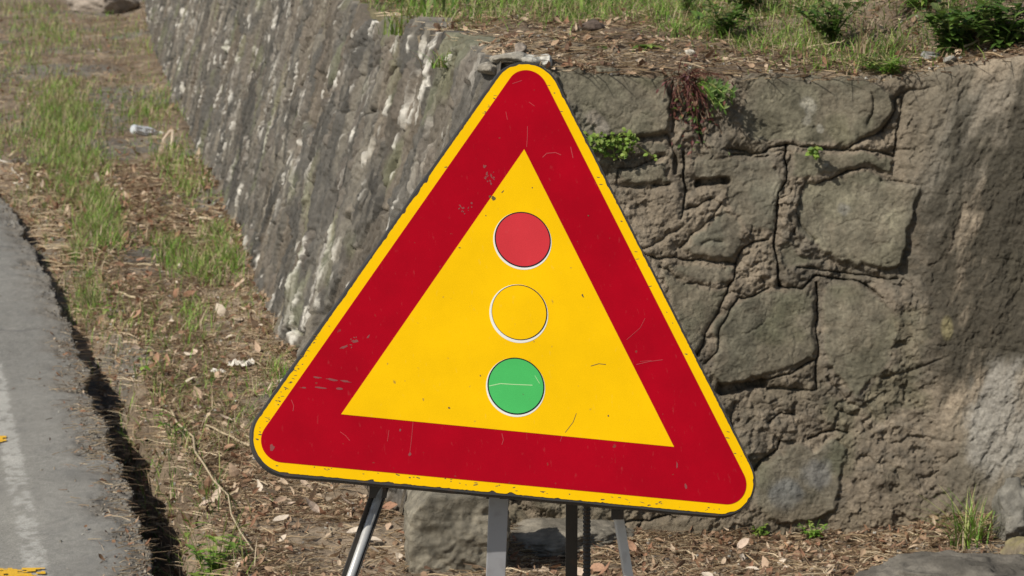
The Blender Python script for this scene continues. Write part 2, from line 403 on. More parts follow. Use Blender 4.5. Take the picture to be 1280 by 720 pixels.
    # smooth water-worn face with slanting folds on the right
    but = ss(.98, 1.12, X + .09 * (zz - .6) + .03 * fbm(zz * 6, zz * 0, 3, 140))
    dgx = X - .32 * zz
    folds = .015 * fbm(dgx * 6, zz * 2.4, 4, 141) + .007 * fbm(dgx * 20, zz * 9, 5, 142, .6) + .0028 * fbm(X * 70, zz * 60, 4, 146, .65)
    ca = .035 * ss(.2, .9, fbm(dgx * 3.2, zz * 1.3, 2, 143))
    h = h * (1 - .72 * but) + but * (folds + ca + .01)
    # edge fades so the two faces meet at the corner
    fade = ss(0, .05, U_); h = h * fade
    h = h - .012 * ss(zt - .03, zt, zz) ** 2 * (.6 + .6 * vn(X * 14, X * 0, 144))
    Y = ybase(X) + BATY * zz - h
    Z = zz + .12 * h
    # colour of the stone itself
    n1 = fbm(X * 5, zz * 5, 4, 150); n2 = fbm(X * 22, zz * 22, 4, 151); n3 = fbm(X * 60, zz * 60, 3, 152)
    mort = mix((.205, .165, .118), (.140, .118, .088), ss(-.5, .6, n1 + .5 * n3))
    st = mix((.100, .096, .076), (.165, .158, .126), ss(-.8, .8, n1 * .6 + n2 * .6 + .4 * n3))
    st = mix(st, (.135, .132, .118), ss(.35, .8, sid) * .4)
    mort = mort * (.98, 1.0, 1.02); st = st * (1.13, 1.08, .95)
    col = mix(mort, st, inst * (.60 + .40 * ss(-.3, .4, fbm(X * 12, zz * 12, 4, 155))))
    col = mix(col, (.085, .075, .05), ss(.35, .9, fbm(X * 9, zz * 9, 3, 153)) * .35)
    col = mix(col, (.10, .115, .05), ss(.5, .95, fbm(X * 6 + 3, zz * 6, 3, 154)) * .22)         # thin moss
    for (px, py, r_, c_) in ((722, 205, 0, None), (738, 148, .02, (.27, .235, .19)), (752, 158, .018, (.27, .24, .2)), (1010, 130, .022, (.33, .31, .25)),
                             (1006, 152, .012, (.33, .31, .25)), (1026, 160, .008, (.33, .31, .25)), (1032, 206, .014, (.25, .24, .2)), (1055, 262, .02, (.21, .2, .17)),
                             (1020, 590, .045, (.20, .195, .18)), (980, 620, .05, (.155, .158, .15))):
        if not r_: continue
        q = wall_xz(px, py); d = np.hypot(X - q[0], zz - q[1]) + .010 * n2
        col = mix(col, c_, ss(r_ * 1.15, r_ * .6, d) * .75)
    col = col * (1 + .30 * fbm(X * 34, zz * 30, 5, 156, .7) + .18 * fbm(X * 2.4, zz * 2.4, 3, 157))[..., None]
    str1 = fbm(dgx * 10, zz * 2.8, 5, 160, .6); str2 = fbm(dgx * 30, zz * 9, 5, 161, .65)
    bc = mix((.155, .135, .10), (.32, .262, .19), ss(-.5, .6, str1 + .3 * str2))
    bc = mix(bc, (.13, .125, .105), ss(.2, .8, fbm(dgx * 6 + 5, zz * 2.2, 3, 162)) * .6)
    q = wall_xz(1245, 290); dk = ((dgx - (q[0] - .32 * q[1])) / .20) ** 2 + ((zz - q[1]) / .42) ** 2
    bc = mix(bc, (.040, .036, .026), ss(1.5, .7, dk + .9 * str1 + .5 * str2) * .94)                     # dark oval patch, edges broken up by the streaks
    q = wall_xz(1245, 510); dk = ((X - q[0]) / .10) ** 2 + ((zz - q[1]) / .14) ** 2
    bc = mix(bc, (.31, .29, .25), ss(1.3, .3, dk + .8 * str1 + .4 * str2) * .85)                         # pale lime patch
    q = wall_xz(1178, 405); dk = ((X - q[0]) / .015) ** 2 + ((zz - q[1]) / .03) ** 2
    bc = mix(bc, (.30, .26, .13), ss(1.5, .4, dk) * .6)
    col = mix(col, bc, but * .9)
    col = mix(col, (.20, .16, .11), ss(.10, .0, zz) * .6)                                       # soil splashed up the foot
    P = np.stack([X, Y, Z], -1)
    back = P[-1:].copy(); back[..., 1] += .09; back[..., 2] -= .006; P2 = np.concatenate([P, back], 0); col = np.concatenate([col, col[-1:]], 0)
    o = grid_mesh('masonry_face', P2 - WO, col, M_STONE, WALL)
    tag(o, 'face of large mortared blocks turning to a smooth streaked surface at the right')
    return X, Y, Z
MX, MY, MZ = build_masonry()

def build_left():
    s = axis(0, 66, lambda s: .0052 * ((7.4 + s) / 7.4) ** 1.7)
    vs = np.linspace(0, 1, 250)
    S, V = np.meshgrid(s, vs)
    yb = 7.28 + S * .985; xb = xwall(yb)
    zt = 1.185 + .03 * fbm(S * 2.2, S * 0, 4, 200) * ss(0, .5, S) + .012 * fbm(S * 13, S * 0, 3, 201) * ss(0, .2, S)
    zz = -.12 + V * (zt + .12)
    # big rubble, thin leaning slates, broken edges
    lean = .22
    a = (S + lean * zz + .03 * fbm(S * 6, zz * 3, 3, 209))
    f1, f2, idx, cx, cy = worley(a / .30 + .22 * fbm(S * 4, zz * 4, 3, 210), zz / .26 + .3 * fbm(S * 4 + 5, zz * 5, 3, 211), 220)
    g1, g2, jdx, dx_, dy_ = worley(a / .065 + .5 * fbm(S * 9, zz * 7, 4, 212), zz / .15 + .2 * fbm(S * 9 + 5, zz * 9, 2, 213), 230)
    h = ss(.0, .05, f2 - f1) * (.004 + .018 * idx) + (idx - .5) * .04 * (a / .30 - cx)
    h = h + ss(.0, .10, g2 - g1) * (.001 + .013 * jdx ** 2) + (jdx - .5) * .026 * (a / .065 - dx_) + .012 * (np.mod(jdx * 5.3, 1) - .5) * (zz / .15 - dy_)
    h = h - .010 * (1 - ss(0, .12, np.abs(fbm(a * 14, zz * 6.5, 5, 221, .6)))) + .007 * fbm(a * 22, zz * 18, 5, 222, .65)
    h = h - .020 * (1 - ss(0, .05, np.abs(fbm(a * 3.4, zz * 5.2, 4, 223)))) * ss(-.1, .3, fbm(a * 2, zz * 2, 2, 224))
    h = h + .020 * fbm(a * 3, zz * 1.3, 3, 214) + .006 * fbm(a * 34, zz * 5, 5, 215, .6) + .003 * fbm(S * 80, zz * 60, 3, 216)
    spike = ss(.82, .90, vn(a * 24, zz * 10.5, 217)) * ss(-.2, .3, fbm(a * 2.2, zz * 3, 2, 219) + .15); h = h + .010 * spike
    hole = ss(.84, .92, vn(a * 6, zz * 9, 218)) ; h = h - .06 * hole * ss(.15, .0, f2 - f1)
    h = h * ss(0, .08, S) * .85 - .01
    h = h * (1 - ss(zt - .05, zt, zz) * .6)
    nx, ny, nz = -.965, -.15, .21
    X = xb + BATX * zz / 1.19 + nx * h; Y = yb + BATY * zz + ny * h; Z = zz + nz * h
    n1 = fbm(a * 3, zz * 3, 4, 240); n2 = fbm(a * 20, zz * 14, 4, 241)
    n4 = fbm(a * 30, zz * 4, 4, 242)
    col = mix((.052, .048, .041), (.122, .110, .090), ss(-.6, .7, n1 + .4 * n2 + .7 * n4))
    col = col * (1 + .35 * fbm(a * 60, zz * 9, 4, 246, .6))[..., None]
    col = mix(col, (.105, .098, .085), ss(.55, .9, idx) * .55)
    col = mix(col, (.19, .15, .105), ss(.45, .1, idx) * .35)
    col = mix(col, (.20, .165, .13), ss(.7, .9, jdx) * .3)
    col = mix(col, (.62, .59, .52), (ss(.90, .96, jdx) * .35 * ss(0, .5, n4) + spike * .9 * ss(-.5, .3, fbm(a * 40, zz * 22, 3, 225))).clip(0, .8))   # pale weathered slate ends and quartz
    col = mix(col, (.23, .205, .16), ss(.35, .8, fbm(a * 9, zz * 4, 4, 244)) * .5)
    col = mix(col, (.20, .215, .11), ss(.5, .9, fbm(a * 4, zz * 4, 3, 245)) * .3)
    col = mix(col, (.19, .15, .11), ss(.09, 0, zz) * .6)
    P = np.stack([X, Y, Z], -1); back = P[-1:].copy(); back[..., 0] += .10; back[..., 2] -= .004
    P = np.concatenate([P, back], 0); col = np.concatenate([col, col[-1:]], 0)
    o = grid_mesh('rubble_face', P[::-1] - WO, col[::-1], M_SLATE, WALL)
    tag(o, 'rough face of thin pale edged slates running away along the road')
build_left()

# ------------------------------------------------------------------ terrace on top of the wall
def ytop(x): return ybase(x) + BATY * htop(x)
def xtl(y): return xwall(np.maximum(y - BATY * 1.19, 7.28)) + BATX
def tz(x, y):
    x = np.asarray(x, float); y = np.asarray(y, float)
    d = y - ytop(x); dl = x - xtl(y)
    dm = np.minimum(d, dl * 3)
    z = htop(x) + .05 * np.maximum(np.minimum(d, dl * 1.5), 0) + .012 * ss(0, .1, dm) * (1 + fbm(x * 7, y * 7, 3, 301))
    z = z + .26 * ss(.85, 1.4, x) * ss(.05, .9, d) + .05 * ss(.55, .9, x) * ss(.3, .9, d)
    z = z + .22 * np.maximum(np.minimum(d, dl * 1.5) - 2.2, 0)
    z = z + .022 * fbm(x * 3, y * 2.5, 4, 302) * ss(0, .25, dm) + .006 * fbm(x * 30, y * 26, 4, 303)
    return z - .028 * (1 - ss(-.02, .03, dm))
def build_terrace():
    ys = axis(0, 90, lambda d: .012 * (1 + d * .9) if d < 5 else .8)
    xs = np.concatenate([np.arange(0, 1.9, .013), axis(1.95, 40, lambda x: .05 + (x - 1.9) * .15)])
    Q, D = np.meshgrid(xs, ys)
    X0 = Q - .012
    Y = ytop(np.minimum(X0, 9)) + .010 + D + .010 * fbm(X0 * 20, X0 * 0, 3, 304) * ss(.3, 0, D)
    X = X0 + xtl(Y) + .022 + .012 * fbm(Y * 14, Y * 0, 3, 305) * ss(.2, 0, Q)
    for _ in range(2):
        Y = ytop(np.minimum(X, 9)) + .010 + D + .010 * fbm(X * 20, X * 0, 3, 304) * ss(.3, 0, D)
    Z = tz(X, Y)
    n1 = fbm(X * 4, Y * 3, 4, 310); n2 = fbm(X * 25, Y * 20, 4, 311)
    col = mix((.15, .112, .078), (.25, .20, .14), ss(-.5, .6, n1 + .5 * n2))
    col = mix(col, (.09, .10, .04), ss(.6, 2.5, D) * .5)
    P3 = np.stack([X, Y, Z], -1)
    s1 = P3[:1].copy(); s1[..., 1] += .01; s1[..., 2] -= .22; P3 = np.concatenate([s1, P3], 0); col = np.concatenate([col[:1], col], 0)
    s2 = P3[:, :1].copy(); s2[..., 0] += .01; s2[..., 2] -= .30; P3 = np.concatenate([s2, P3], 1); col = np.concatenate([col[:, :1], col], 1)
    o = grid_mesh('bank', P3, col, M_SOIL); tag(o, kind='structure')
build_terrace()

# ------------------------------------------------------------------ triangular warning sign
P_AP = Vector((.022, 5.218, 1.180)); P_L = Vector((-.297, 4.956, .745)); P_R = Vector((.287, 5.065, .665))
SC = (P_AP + P_L + P_R) / 3
e1 = (P_R - P_L).normalized(); en = (P_L - P_AP).cross(P_R - P_AP).normalized(); e2 = en.cross(e1).normalized()
if e2.dot(P_AP - SC) < 0: e2 = -e2
if en.y > 0: en = -en
SGN = bpy.data.objects.new('warning_sign', None); C.objects.link(SGN); SGN.location = (0, 5.1, float(gz(0, 5.1)))
SGN.empty_display_size = .1
tag(SGN, 'yellow and red triangular traffic light warning sign on a folding steel stand', 'road sign')
SG0 = Vector(SGN.location)
def W(a, b, c=0): return SC + e1 * a + e2 * b + en * c - SG0
IN = .6 / (2 * math.sqrt(3))
def rtri(off, r, n=14):
    """outline of a triangle grown by off from the inner one, corners rounded with radius r"""
    rr = IN + off; out = []
    for k, ang in enumerate((90, 210, 330)):
        a = math.radians(ang); cx, cy = math.cos(a) * (rr - r) * 2, math.sin(a) * (rr - r) * 2
        if r <= 0: out.append((cx, cy)); continue
        for i in range(n + 1):
            t = a + math.radians(-60 + 120 * i / n); out.append((cx + r * math.cos(t), cy + r * math.sin(t)))
    return out
def circ(c, r, n=56): return [(c[0] + r * math.cos(2 * math.pi * k / n), c[1] + r * math.sin(2 * math.pi * k / n)) for k in range(n)]

def sheet_mat(name, col, rough=.5, spec=.10, stain=.06, worn=None):
    m = bpy.data.materials.new(name); m.use_nodes = True; t = m.node_tree; N = t.nodes; L = t.links; b = N['Principled BSDF']
    b.inputs['Roughness'].default_value = rough; b.inputs['Specular IOR Level'].default_value = spec
    tc = N.new('ShaderNodeTexCoord')
    n = N.new('ShaderNodeTexNoise'); n.inputs['Scale'].default_value = 9; n.inputs['Detail'].default_value = 7; n.inputs['Roughness'].default_value = .6
    L.new(tc.outputs['Object'], n.inputs['Vector'])
    r = N.new('ShaderNodeMapRange'); r.inputs[1].default_value = .35; r.inputs[2].default_value = .7; r.inputs[3].default_value = 1 - stain; r.inputs[4].default_value = 1 + stain
    L.new(n.outputs['Fac'], r.inputs[0])
    v = N.new('ShaderNodeVectorMath'); v.operation = 'SCALE'; v.inputs[0].default_value = col; L.new(r.outputs[0], v.inputs['Scale'])
    cur = v.outputs[0]
    # fine vertical rub marks, faint
    mp = N.new('ShaderNodeMapping'); mp.inputs['Scale'].default_value = (160, 160, 10); mp.inputs['Rotation'].default_value = (0, .25, 0)
    L.new(tc.outputs['Object'], mp.inputs['Vector'])
    n2 = N.new('ShaderNodeTexNoise'); n2.inputs['Scale'].default_value = 1; n2.inputs['Detail'].default_value = 3; L.new(mp.outputs[0], n2.inputs['Vector'])
    r2 = N.new('ShaderNodeMapRange'); r2.inputs[1].default_value = .66; r2.inputs[2].default_value = .78; r2.inputs[3].default_value = 0; r2.inputs[4].default_value = .05
    L.new(n2.outputs['Fac'], r2.inputs[0])
    mx = N.new('ShaderNodeMix'); mx.data_type = 'RGBA'; L.new(r2.outputs[0], mx.inputs['Factor']); L.new(cur, mx.inputs['A']); mx.inputs['B'].default_value = (.45, .36, .34, 1); cur = mx.outputs['Result']
    # specks of dirt
    n3 = N.new('ShaderNodeTexNoise'); n3.inputs['Scale'].default_value = 75; n3.inputs['Detail'].default_value = 4; L.new(tc.outputs['Object'], n3.inputs['Vector'])
    r3 = N.new('ShaderNodeMapRange'); r3.inputs[1].default_value = .71; r3.inputs[2].default_value = .76; r3.inputs[3].default_value = 0; r3.inputs[4].default_value = .55
    L.new(n3.outputs['Fac'], r3.inputs[0])
    mx2 = N.new('ShaderNodeMix'); mx2.data_type = 'RGBA'; L.new(r3.outputs[0], mx2.inputs['Factor']); L.new(cur, mx2.inputs['A']); mx2.inputs['B'].default_value = (.12, .09, .06, 1); cur = mx2.outputs['Result']
    L.new(cur, b.inputs['Base Color'])
    bp = N.new('ShaderNodeBump'); bp.inputs['Strength'].default_value = .12; bp.inputs['Distance'].default_value = .004; L.new(n.outputs['Fac'], bp.inputs['Height']); L.new(bp.outputs[0], b.inputs['Normal'])
    return m
M_YEL = sheet_mat('yellow_sheeting', (.93, .548, .001), stain=.05); M_RED = sheet_mat('red_sheeting', (.395, .0004, .010), stain=.10)
M_RED2 = sheet_mat('red_disc_sheeting', (.62, .040, .050)); M_GRN = sheet_mat('green_disc_sheeting', (.075, .50, .125))
M_BLK = sheet_mat('black_print', (.02, .02, .022)); M_WHT = sheet_mat('white_print', (.82, .80, .72))
M_CHIP = sheet_mat('bare_scuff', (.27, .075, .075)); M_CHIPD = sheet_mat('dark_chip', (.14, .105, .05)); M_CHIPL = sheet_mat('pale_scratch', (.50, .07, .08))
M_GSC = sheet_mat('pale_green_scratch', (.45, .72, .35))
def metal(name, col, rough, met=.6, rust=.25):
    m = bpy.data.materials.new(name); m.use_nodes = True; t = m.node_tree; N = t.nodes; L = t.links; b = N['Principled BSDF']
    b.inputs['Metallic'].default_value = met; b.inputs['Roughness'].default_value = rough
    tc = N.new('ShaderNodeTexCoord'); n = N.new('ShaderNodeTexNoise'); n.inputs['Scale'].default_value = 45; n.inputs['Detail'].default_value = 8
    L.new(tc.outputs['Object'], n.inputs['Vector'])
    r = N.new('ShaderNodeMapRange'); r.inputs[1].default_value = .52; r.inputs[2].default_value = .72; r.inputs[3].default_value = 0; r.inputs[4].default_value = rust
    L.new(n.outputs['Fac'], r.inputs[0])
    mx = N.new('ShaderNodeMix'); mx.data_type = 'RGBA'; L.new(r.outputs[0], mx.inputs['Factor']); mx.inputs['A'].default_value = (*col, 1); mx.inputs['B'].default_value = (.12, .07, .04, 1)
    L.new(mx.outputs['Result'], b.inputs['Base Color'])
    bp = N.new('ShaderNodeBump'); bp.inputs['Strength'].default_value = .3; bp.inputs['Distance'].default_value = .002; L.new(n.outputs['Fac'], bp.inputs['Height']); L.new(bp.outputs[0], b.inputs['Normal'])
    return m
M_RIM = metal('worn_black_rim', (.045, .043, .04), .6, .2, .5); M_ZINC = metal('galvanised_steel', (.36, .36, .37), .5, .35, .2)
M_ZINCB = metal('bright_steel', (.55, .54, .52), .35, .55, .5); M_ALU = metal('dull_aluminium', (.62, .61, .58), .55, .1, .25); M_HILITE = metal('highlight_tube', (.60, .59, .56), .3, .35, .6); M_DARK = metal('dark_steel', (.055, .05, .045), .6, .3, .4)
M_BACK = metal('grey_panel_back', (.22, .22, .22), .6, .2, .1)

def slab(outline, c0, c1, hole=None):
    """flat sheet c0..c1 thick along the sign's normal"""
    mb = MB(); n = len(outline)
    if hole is None:
        mb.add([W(a, b, c1) for a, b in outline], [tuple(range(n))])
        mb.add([W(a, b, c1) for a, b in outline] + [W(a, b, c0) for a, b in outline], [(i, n + i, n + (i + 1) % n, (i + 1) % n) for i in range(n)])
    return mb
# steel tray with a returned, slightly battered rim
panel = MB()
o_out = rtri(.1178, .0685, 22); 
def wob(pts, amp, seed):
    return [(a * (1 + 0) + amp * (mnoise.noise(Vector((a * 22, b * 22, seed)))), b + amp * mnoise.noise(Vector((a * 22 + 7, b * 22, seed)))) for a, b in pts]
def dense(pts, step=.008):
    out = []
    for i in range(len(pts)):
        p, q = pts[i], pts[(i + 1) % len(pts)]; L_ = math.hypot(q[0] - p[0], q[1] - p[1]); k = max(1, int(L_ / step))
        for j in range(k): out.append((p[0] + (q[0] - p[0]) * j / k, p[1] + (q[1] - p[1]) * j / k))
    return out
o_out = dense(o_out); n = len(o_out)
prof = [(-.0015, .0), (.0, -.0025), (.0012, -.008), (.0, -.018), (-.012, -.020)]
rings = []
for off, c in prof:
    rr = dense(rtri(.1178 + off, max(.0685 + off, .01), 22)); 
    ring = []
    for (a, b) in o_out:
        L_ = 1 + off / max(math.hypot(a, b), .01)
        ring.append((a * L_, b * L_))
    ring = wob(ring, .0012, c * 100 + 1); rings.append([W(a, b, c) for a, b in ring])
vs = [p for r in rings for p in r]; fs = []
for i in range(len(prof) - 1):
    for k in range(n): fs.append((i * n + k, (i + 1) * n + k, (i + 1) * n + (k + 1) % n, i * n + (k + 1) % n))
panel.add(vs, fs, mi=0); panel.add(rings[0], [tuple(range(n))], mi=0)
panel.add([W(a, b, -.006) for a, b in o_out], [tuple(range(n))[::-1]], mi=1)
PANEL = panel.build('sign_panel', [M_RIM, M_BACK], SGN)
for b in (-.12, .1):   # stiffening channels on the back
    st = MB(); wd = (.62 if b < 0 else .26)
    st.box(W(0, b, -.022), (wd, .03, .018), Matrix((e1, e2, en)).transposed()); st.build('stiffener', M_ZINC, PANEL)
# yellow border, nibbled along its edge
yo = dense(rtri(.1125, .062, 22), .004)
r2 = random.Random(5); nib = []
for i, (a, b) in enumerate(yo):
    k = mnoise.noise(Vector((a * 60, b * 60, 3))) ; kk = mnoise.noise(Vector((a * 8, b * 8, 9)))
    cut = max(0, k - .15) * (.006 if (b < -.2 or a < -.2) else .003) * (1.3 + 2 * kk) + max(0, mnoise.noise(Vector((a * 190, b * 190, 1)))) * .0018
    L_ = 1 - cut / math.hypot(a, b); nib.append((a * L_, b * L_))
YBOR = slab(nib, .0005, .0010)
REDM = slab(rtri(.0945, .038, 20), .0011, .0016)
YTRI = slab(rtri(0, 0), .0017, .0022)
def on_sign(px, py):
    r = Vector(ray(px, py)); o = Vector((0, 0, CAM_H)); t = (SC - o).dot(en) / r.dot(en); q = o + r * t - SC
    return (q.dot(e1), q.dot(e2))
# scuffs, chips and scratches in the sheeting
def blotch(mb, px, py, w_, h_, rot, mi, n=10, z=.0020, sd=0):
    r = random.Random(int(px * 13 + py * 7 + sd)); c = on_sign(px, py); k = 1 / 690
    pts = []
    for i in range(n):
        t = 2 * math.pi * i / n; q = r.uniform(.55, 1.15); a = w_ * k * q * math.cos(t) / 2; b = h_ * k * q * math.sin(t) / 2
        cr, sr = math.cos(rot), math.sin(rot); pts.append(W(c[0] + a * cr - b * sr, c[1] + a * sr + b * cr, z))
    mb.add(pts, [tuple(range(n))], mi=mi)
def scratch(mb, pts, wpx, mi, z=.0020):
    wpx *= .75
    q = [on_sign(*p) for p in pts]; 
    for i in range(len(q) - 1):
        a, b = q[i], q[i + 1]; dx, dy = b[0] - a[0], b[1] - a[1]; L_ = math.hypot(dx, dy) + 1e-9
        w0 = wpx / 690 / 2; nx_, ny_ = -dy / L_ * w0, dx / L_ * w0
        mb.add([W(a[0] + nx_, a[1] + ny_, z), W(a[0] - nx_, a[1] - ny_, z), W(b[0] - nx_, b[1] - ny_, z), W(b[0] + nx_, b[1] + ny_, z)], [(0, 1, 2, 3)], mi=mi)
R0 = .0515
for (px, py, m, nm, lb) in ((653, 300, M_RED2, 'red_disc', 'upper disc'), (648.5, 391, M_YEL, 'yellow_disc', 'middle disc'), (644.5, 483, M_GRN, 'green_disc', 'lower disc')):
    c = on_sign(px, py); cw = (c[0] - .0004, c[1] - .0022)
    dm = slab(circ(c, R0 - .0022), .0031, .0034)
    if nm == 'green_disc': scratch(dm, [(611, 483), (625, 480), (640, 481), (665, 482)], 1.4, 1, .0036); scratch(dm, [(668, 470), (674, 480)], .9, 1, .0036)
    d = dm.build(nm, [m, M_GSC], PANEL)
    slab(circ(cw, R0 + .0020), .0023, .0026).build('white_outline', M_WHT, d)
    cb = c if nm != 'yellow_disc' else (c[0] + .0006, c[1] + .0002)
    slab(circ(cb, R0 + (.0 if nm != 'yellow_disc' else -.0008)), .0027, .0030).build('black_outline', M_BLK, d)
scf = REDM; rs = random.Random(3)
for (px, py, sx, sy, k) in ((609, 220, 15, 20, 16), (579, 261, 18, 13, 14), (443, 423, 9, 6, 4), (440, 430, 6, 10, 3)):
    for i in range(k):
        blotch(scf, px + rs.gauss(0, sx / 3.6), py + rs.gauss(0, sy / 3.6), rs.uniform(1.5, 5), rs.uniform(1.2, 3), rs.uniform(0, 3), 1, 7, .0018 + i * .00001, i)
for (px, py, w_, h_, ro) in ((396, 472, 13, 2.4, -.05), (415, 475, 20, 3, -.08), (432, 477, 14, 3, -.1), (400, 485, 16, 2.5, 0), (424, 486, 9, 3, .05), (380, 485, 8, 2, 0),
                             (430, 434, 12, 3, .5), (444, 427, 9, 4, .3), (460, 421, 6, 3, .9), (500, 538, 3, 4, 0), (512, 568, 4, 5, 0), (340, 560, 8, 9, .4), (846, 582, 3, 10, .1), (857, 608, 3, 8, .2)):
    blotch(scf, px, py, w_, h_, ro, 1, z=.0018)
for pts, wd in (([(425, 540), (432, 545), (437, 551)], 1.0), ([(364, 500), (367, 508), (366, 514)], 1.2), ([(516, 528), (514, 550), (512, 566)], .9),
                ([(678, 197), (683, 192), (694, 191), (701, 194)], 1.5), ([(659, 158), (659, 170), (658, 184)], 1.1), ([(713, 184), (716, 198)], 1.5),
                ([(783, 425), (800, 410), (806, 398)], .8), ([(795, 456), (812, 452), (828, 450)], 1.1), ([(800, 452), (814, 451)], .8), ([(640, 105), (652, 101)], 1.1),
                ([(627, 542), (629, 550), (627, 556)], 1.2), ([(700, 552), (704, 540)], .8), ([(661, 128), (668, 133)], 1.0), ([(632, 140), (634, 150)], 1.0), ([(484, 552), (486, 538)], .9)):
    scratch(scf, pts, wd * .8, 2, .00195)
scf.build('red_border', [M_RED, M_CHIP, M_CHIPL], PANEL)
tri_ch = YTRI
for (px, py, w_, h_, ro) in ((616, 248, 7, 6, .3), (612, 246, 3, 4, 0), (628, 240, 6, 1.5, 1), (665, 235, 2, 2, 0), (728, 370, 2.5, 6, .5), (652, 400, 1.6, 4, 0), (607, 270, 2, 2, 0), (574, 310, 4, 1.5, 0),
                             (561, 510, 3, 3, 0), (735, 270, 2, 2, 0), (600, 470, 2, 2, 0), (760, 520, 2, 3, 0)):
    blotch(tri_ch, px, py, w_, h_, ro, 1, z=.0024)
scratch(tri_ch, [(738, 458), (748, 455), (757, 456)], 1.1, 1, .0024); scratch(tri_ch, [(706, 541), (716, 528), (720, 517)], .9, 1, .0024)
tri_ch.build('yellow_triangle', [M_YEL, M_CHIPD], PANEL)
# dark nibbles on the yellow border
nb = YBOR; rb = random.Random(9)
for pts, k in ((((402, 415), (322, 550)), 34), (((560, 215), (640, 95)), 9), (((335, 578), (600, 602)), 20), (((600, 603), (905, 636)), 26), (((680, 97), (930, 590)), 16)):
    ex_, ey_ = pts[1][0] - pts[0][0], pts[1][1] - pts[0][1]; el_ = math.hypot(ex_, ey_); ox_, oy_ = -ey_ / el_, ex_ / el_
    if ox_ * (pts[0][0] - 640) + oy_ * (pts[0][1] - 420) < 0: ox_, oy_ = -ox_, -oy_
    for i in range(k):
        t = rb.random() ** .8; q_ = rb.uniform(0, 6); px = pts[0][0] + ex_ * t + ox_ * q_; py = pts[0][1] + ey_ * t + oy_ * q_
        blotch(nb, px, py, rb.uniform(1.5, 7), rb.uniform(.8, 2), rb.uniform(-.3, .3), 1, 7, .00106, i)
nb.build('yellow_border', [M_YEL, M_CHIPD], PANEL)

# stand
def off_ray(px, py, y):
    r = ray(px, py); t = y / r[1]; return Vector((t * r[0], y, CAM_H + t * r[2]))
def bar(name, p, q, w_, d_, m, parent=SGN, chan=False, yaw=0):
    mb = MB(); p = Vector(p) - SG0; q = Vector(q) - SG0; d = (q - p); L_ = d.length; d.normalize()
    x = Vector((math.cos(yaw), math.sin(yaw), 0)); x = (x - d * x.dot(d)).normalized(); y = d.cross(x)
    R = Matrix((x, y, d)).transposed(); c = (p + q) / 2
    if chan:   # angle section
        mb.box(c, (w_, .003, L_), R); mb.box(c + x * (w_ / 2 - .0015) + y * (d_ / 2 + .0016), (.003, d_, L_), R)
    else: mb.box(c, (w_, d_, L_), R)
    o = mb.build(name, m, parent); bv = o.modifiers.new('b', 'BEVEL'); bv.width = .0012; bv.segments = 2
    return o
def foot(px, py, y):   # follow a leg's line down to the soil
    q = off_ray(px, py, y); return Vector((q.x, y, float(gz(q.x, y)) - .015))
yb = (W(0, -.288) + SG0).y
a = off_ray(477, 598, 4.99); b_ = off_ray(437, 712, 4.975); d = (b_ - a).normalized(); tt = (a.z - float(gz(-.42, 4.95)) + .01) / -d.z
la = bar('leg', a - d * .05, a + d * tt, .024, .014, M_DARK, chan=True, yaw=.5); 
tb_ = MB(); o_ = Vector((.006, -.006, 0)); tb_.tube([a + d * .0 - SG0 + o_, a + d * tt - SG0 + o_], .0075, 16); tb_.build('tube', M_HILITE, la, smooth=True)  # pale tube added as the bright highlight stripe along the dark leg
sp = MB(); sp.box(a + d * .018 - SG0, (.030, .026, .03)); sp.build('bracket', M_DARK, la)
a = off_ray(770, 628, 5.10); b_ = off_ray(784, 712, 5.095); d = (b_ - a).normalized(); tt = (a.z - float(gz(.3, 5.1)) + .01) / -d.z
lb = bar('leg', a - d * .05, a + d * tt, .017, .010, M_ALU, chan=False, yaw=.35)
sp = MB(); sp.box(a + d * .016 - SG0, (.022, .022, .026)); sp.build('bracket', M_DARK, lb)
a = off_ray(624, 610, 5.04); b_ = off_ray(619.5, 720, 5.03); d = (b_ - a).normalized(); tt = (a.z - float(gz(0, 5.03)) + .01) / -d.z
lc = bar('post', a - d * .06, a + d * tt, .0345, .006, M_ZINC, yaw=.1)
sp = MB(); sp.box(a + Vector((0, .004, -.006)) - SG0, (.046, .016, .026)); sp.build('bracket', M_DARK, lc)
for (x0, x1, wd) in ((716, 713, .022),):
    t_ = off_ray(x0, 330, 5.215); bt = foot(x1, 1000, 5.36); ld = bar('leg', t_, bt, wd, .018, M_DARK)
t_ = off_ray(500, 480, 5.08); bt = foot(470, 900, 5.55); bar('leg', t_, foot(560, 950, 5.48), .02, .018, M_DARK) if False else None
rod = MB(); p = off_ray(733.5, 480, 5.17) - SG0; q = foot(733.5, 1000, 5.3) - SG0
npt = 190; rod.tube([p.lerp(q, i / npt) for i in range(npt + 1)], [.0066 + (.0012 if i % 2 else -.0008) for i in range(npt + 1)], 10)
rod.build('threaded_rod', M_DARK, SGN, smooth=False)

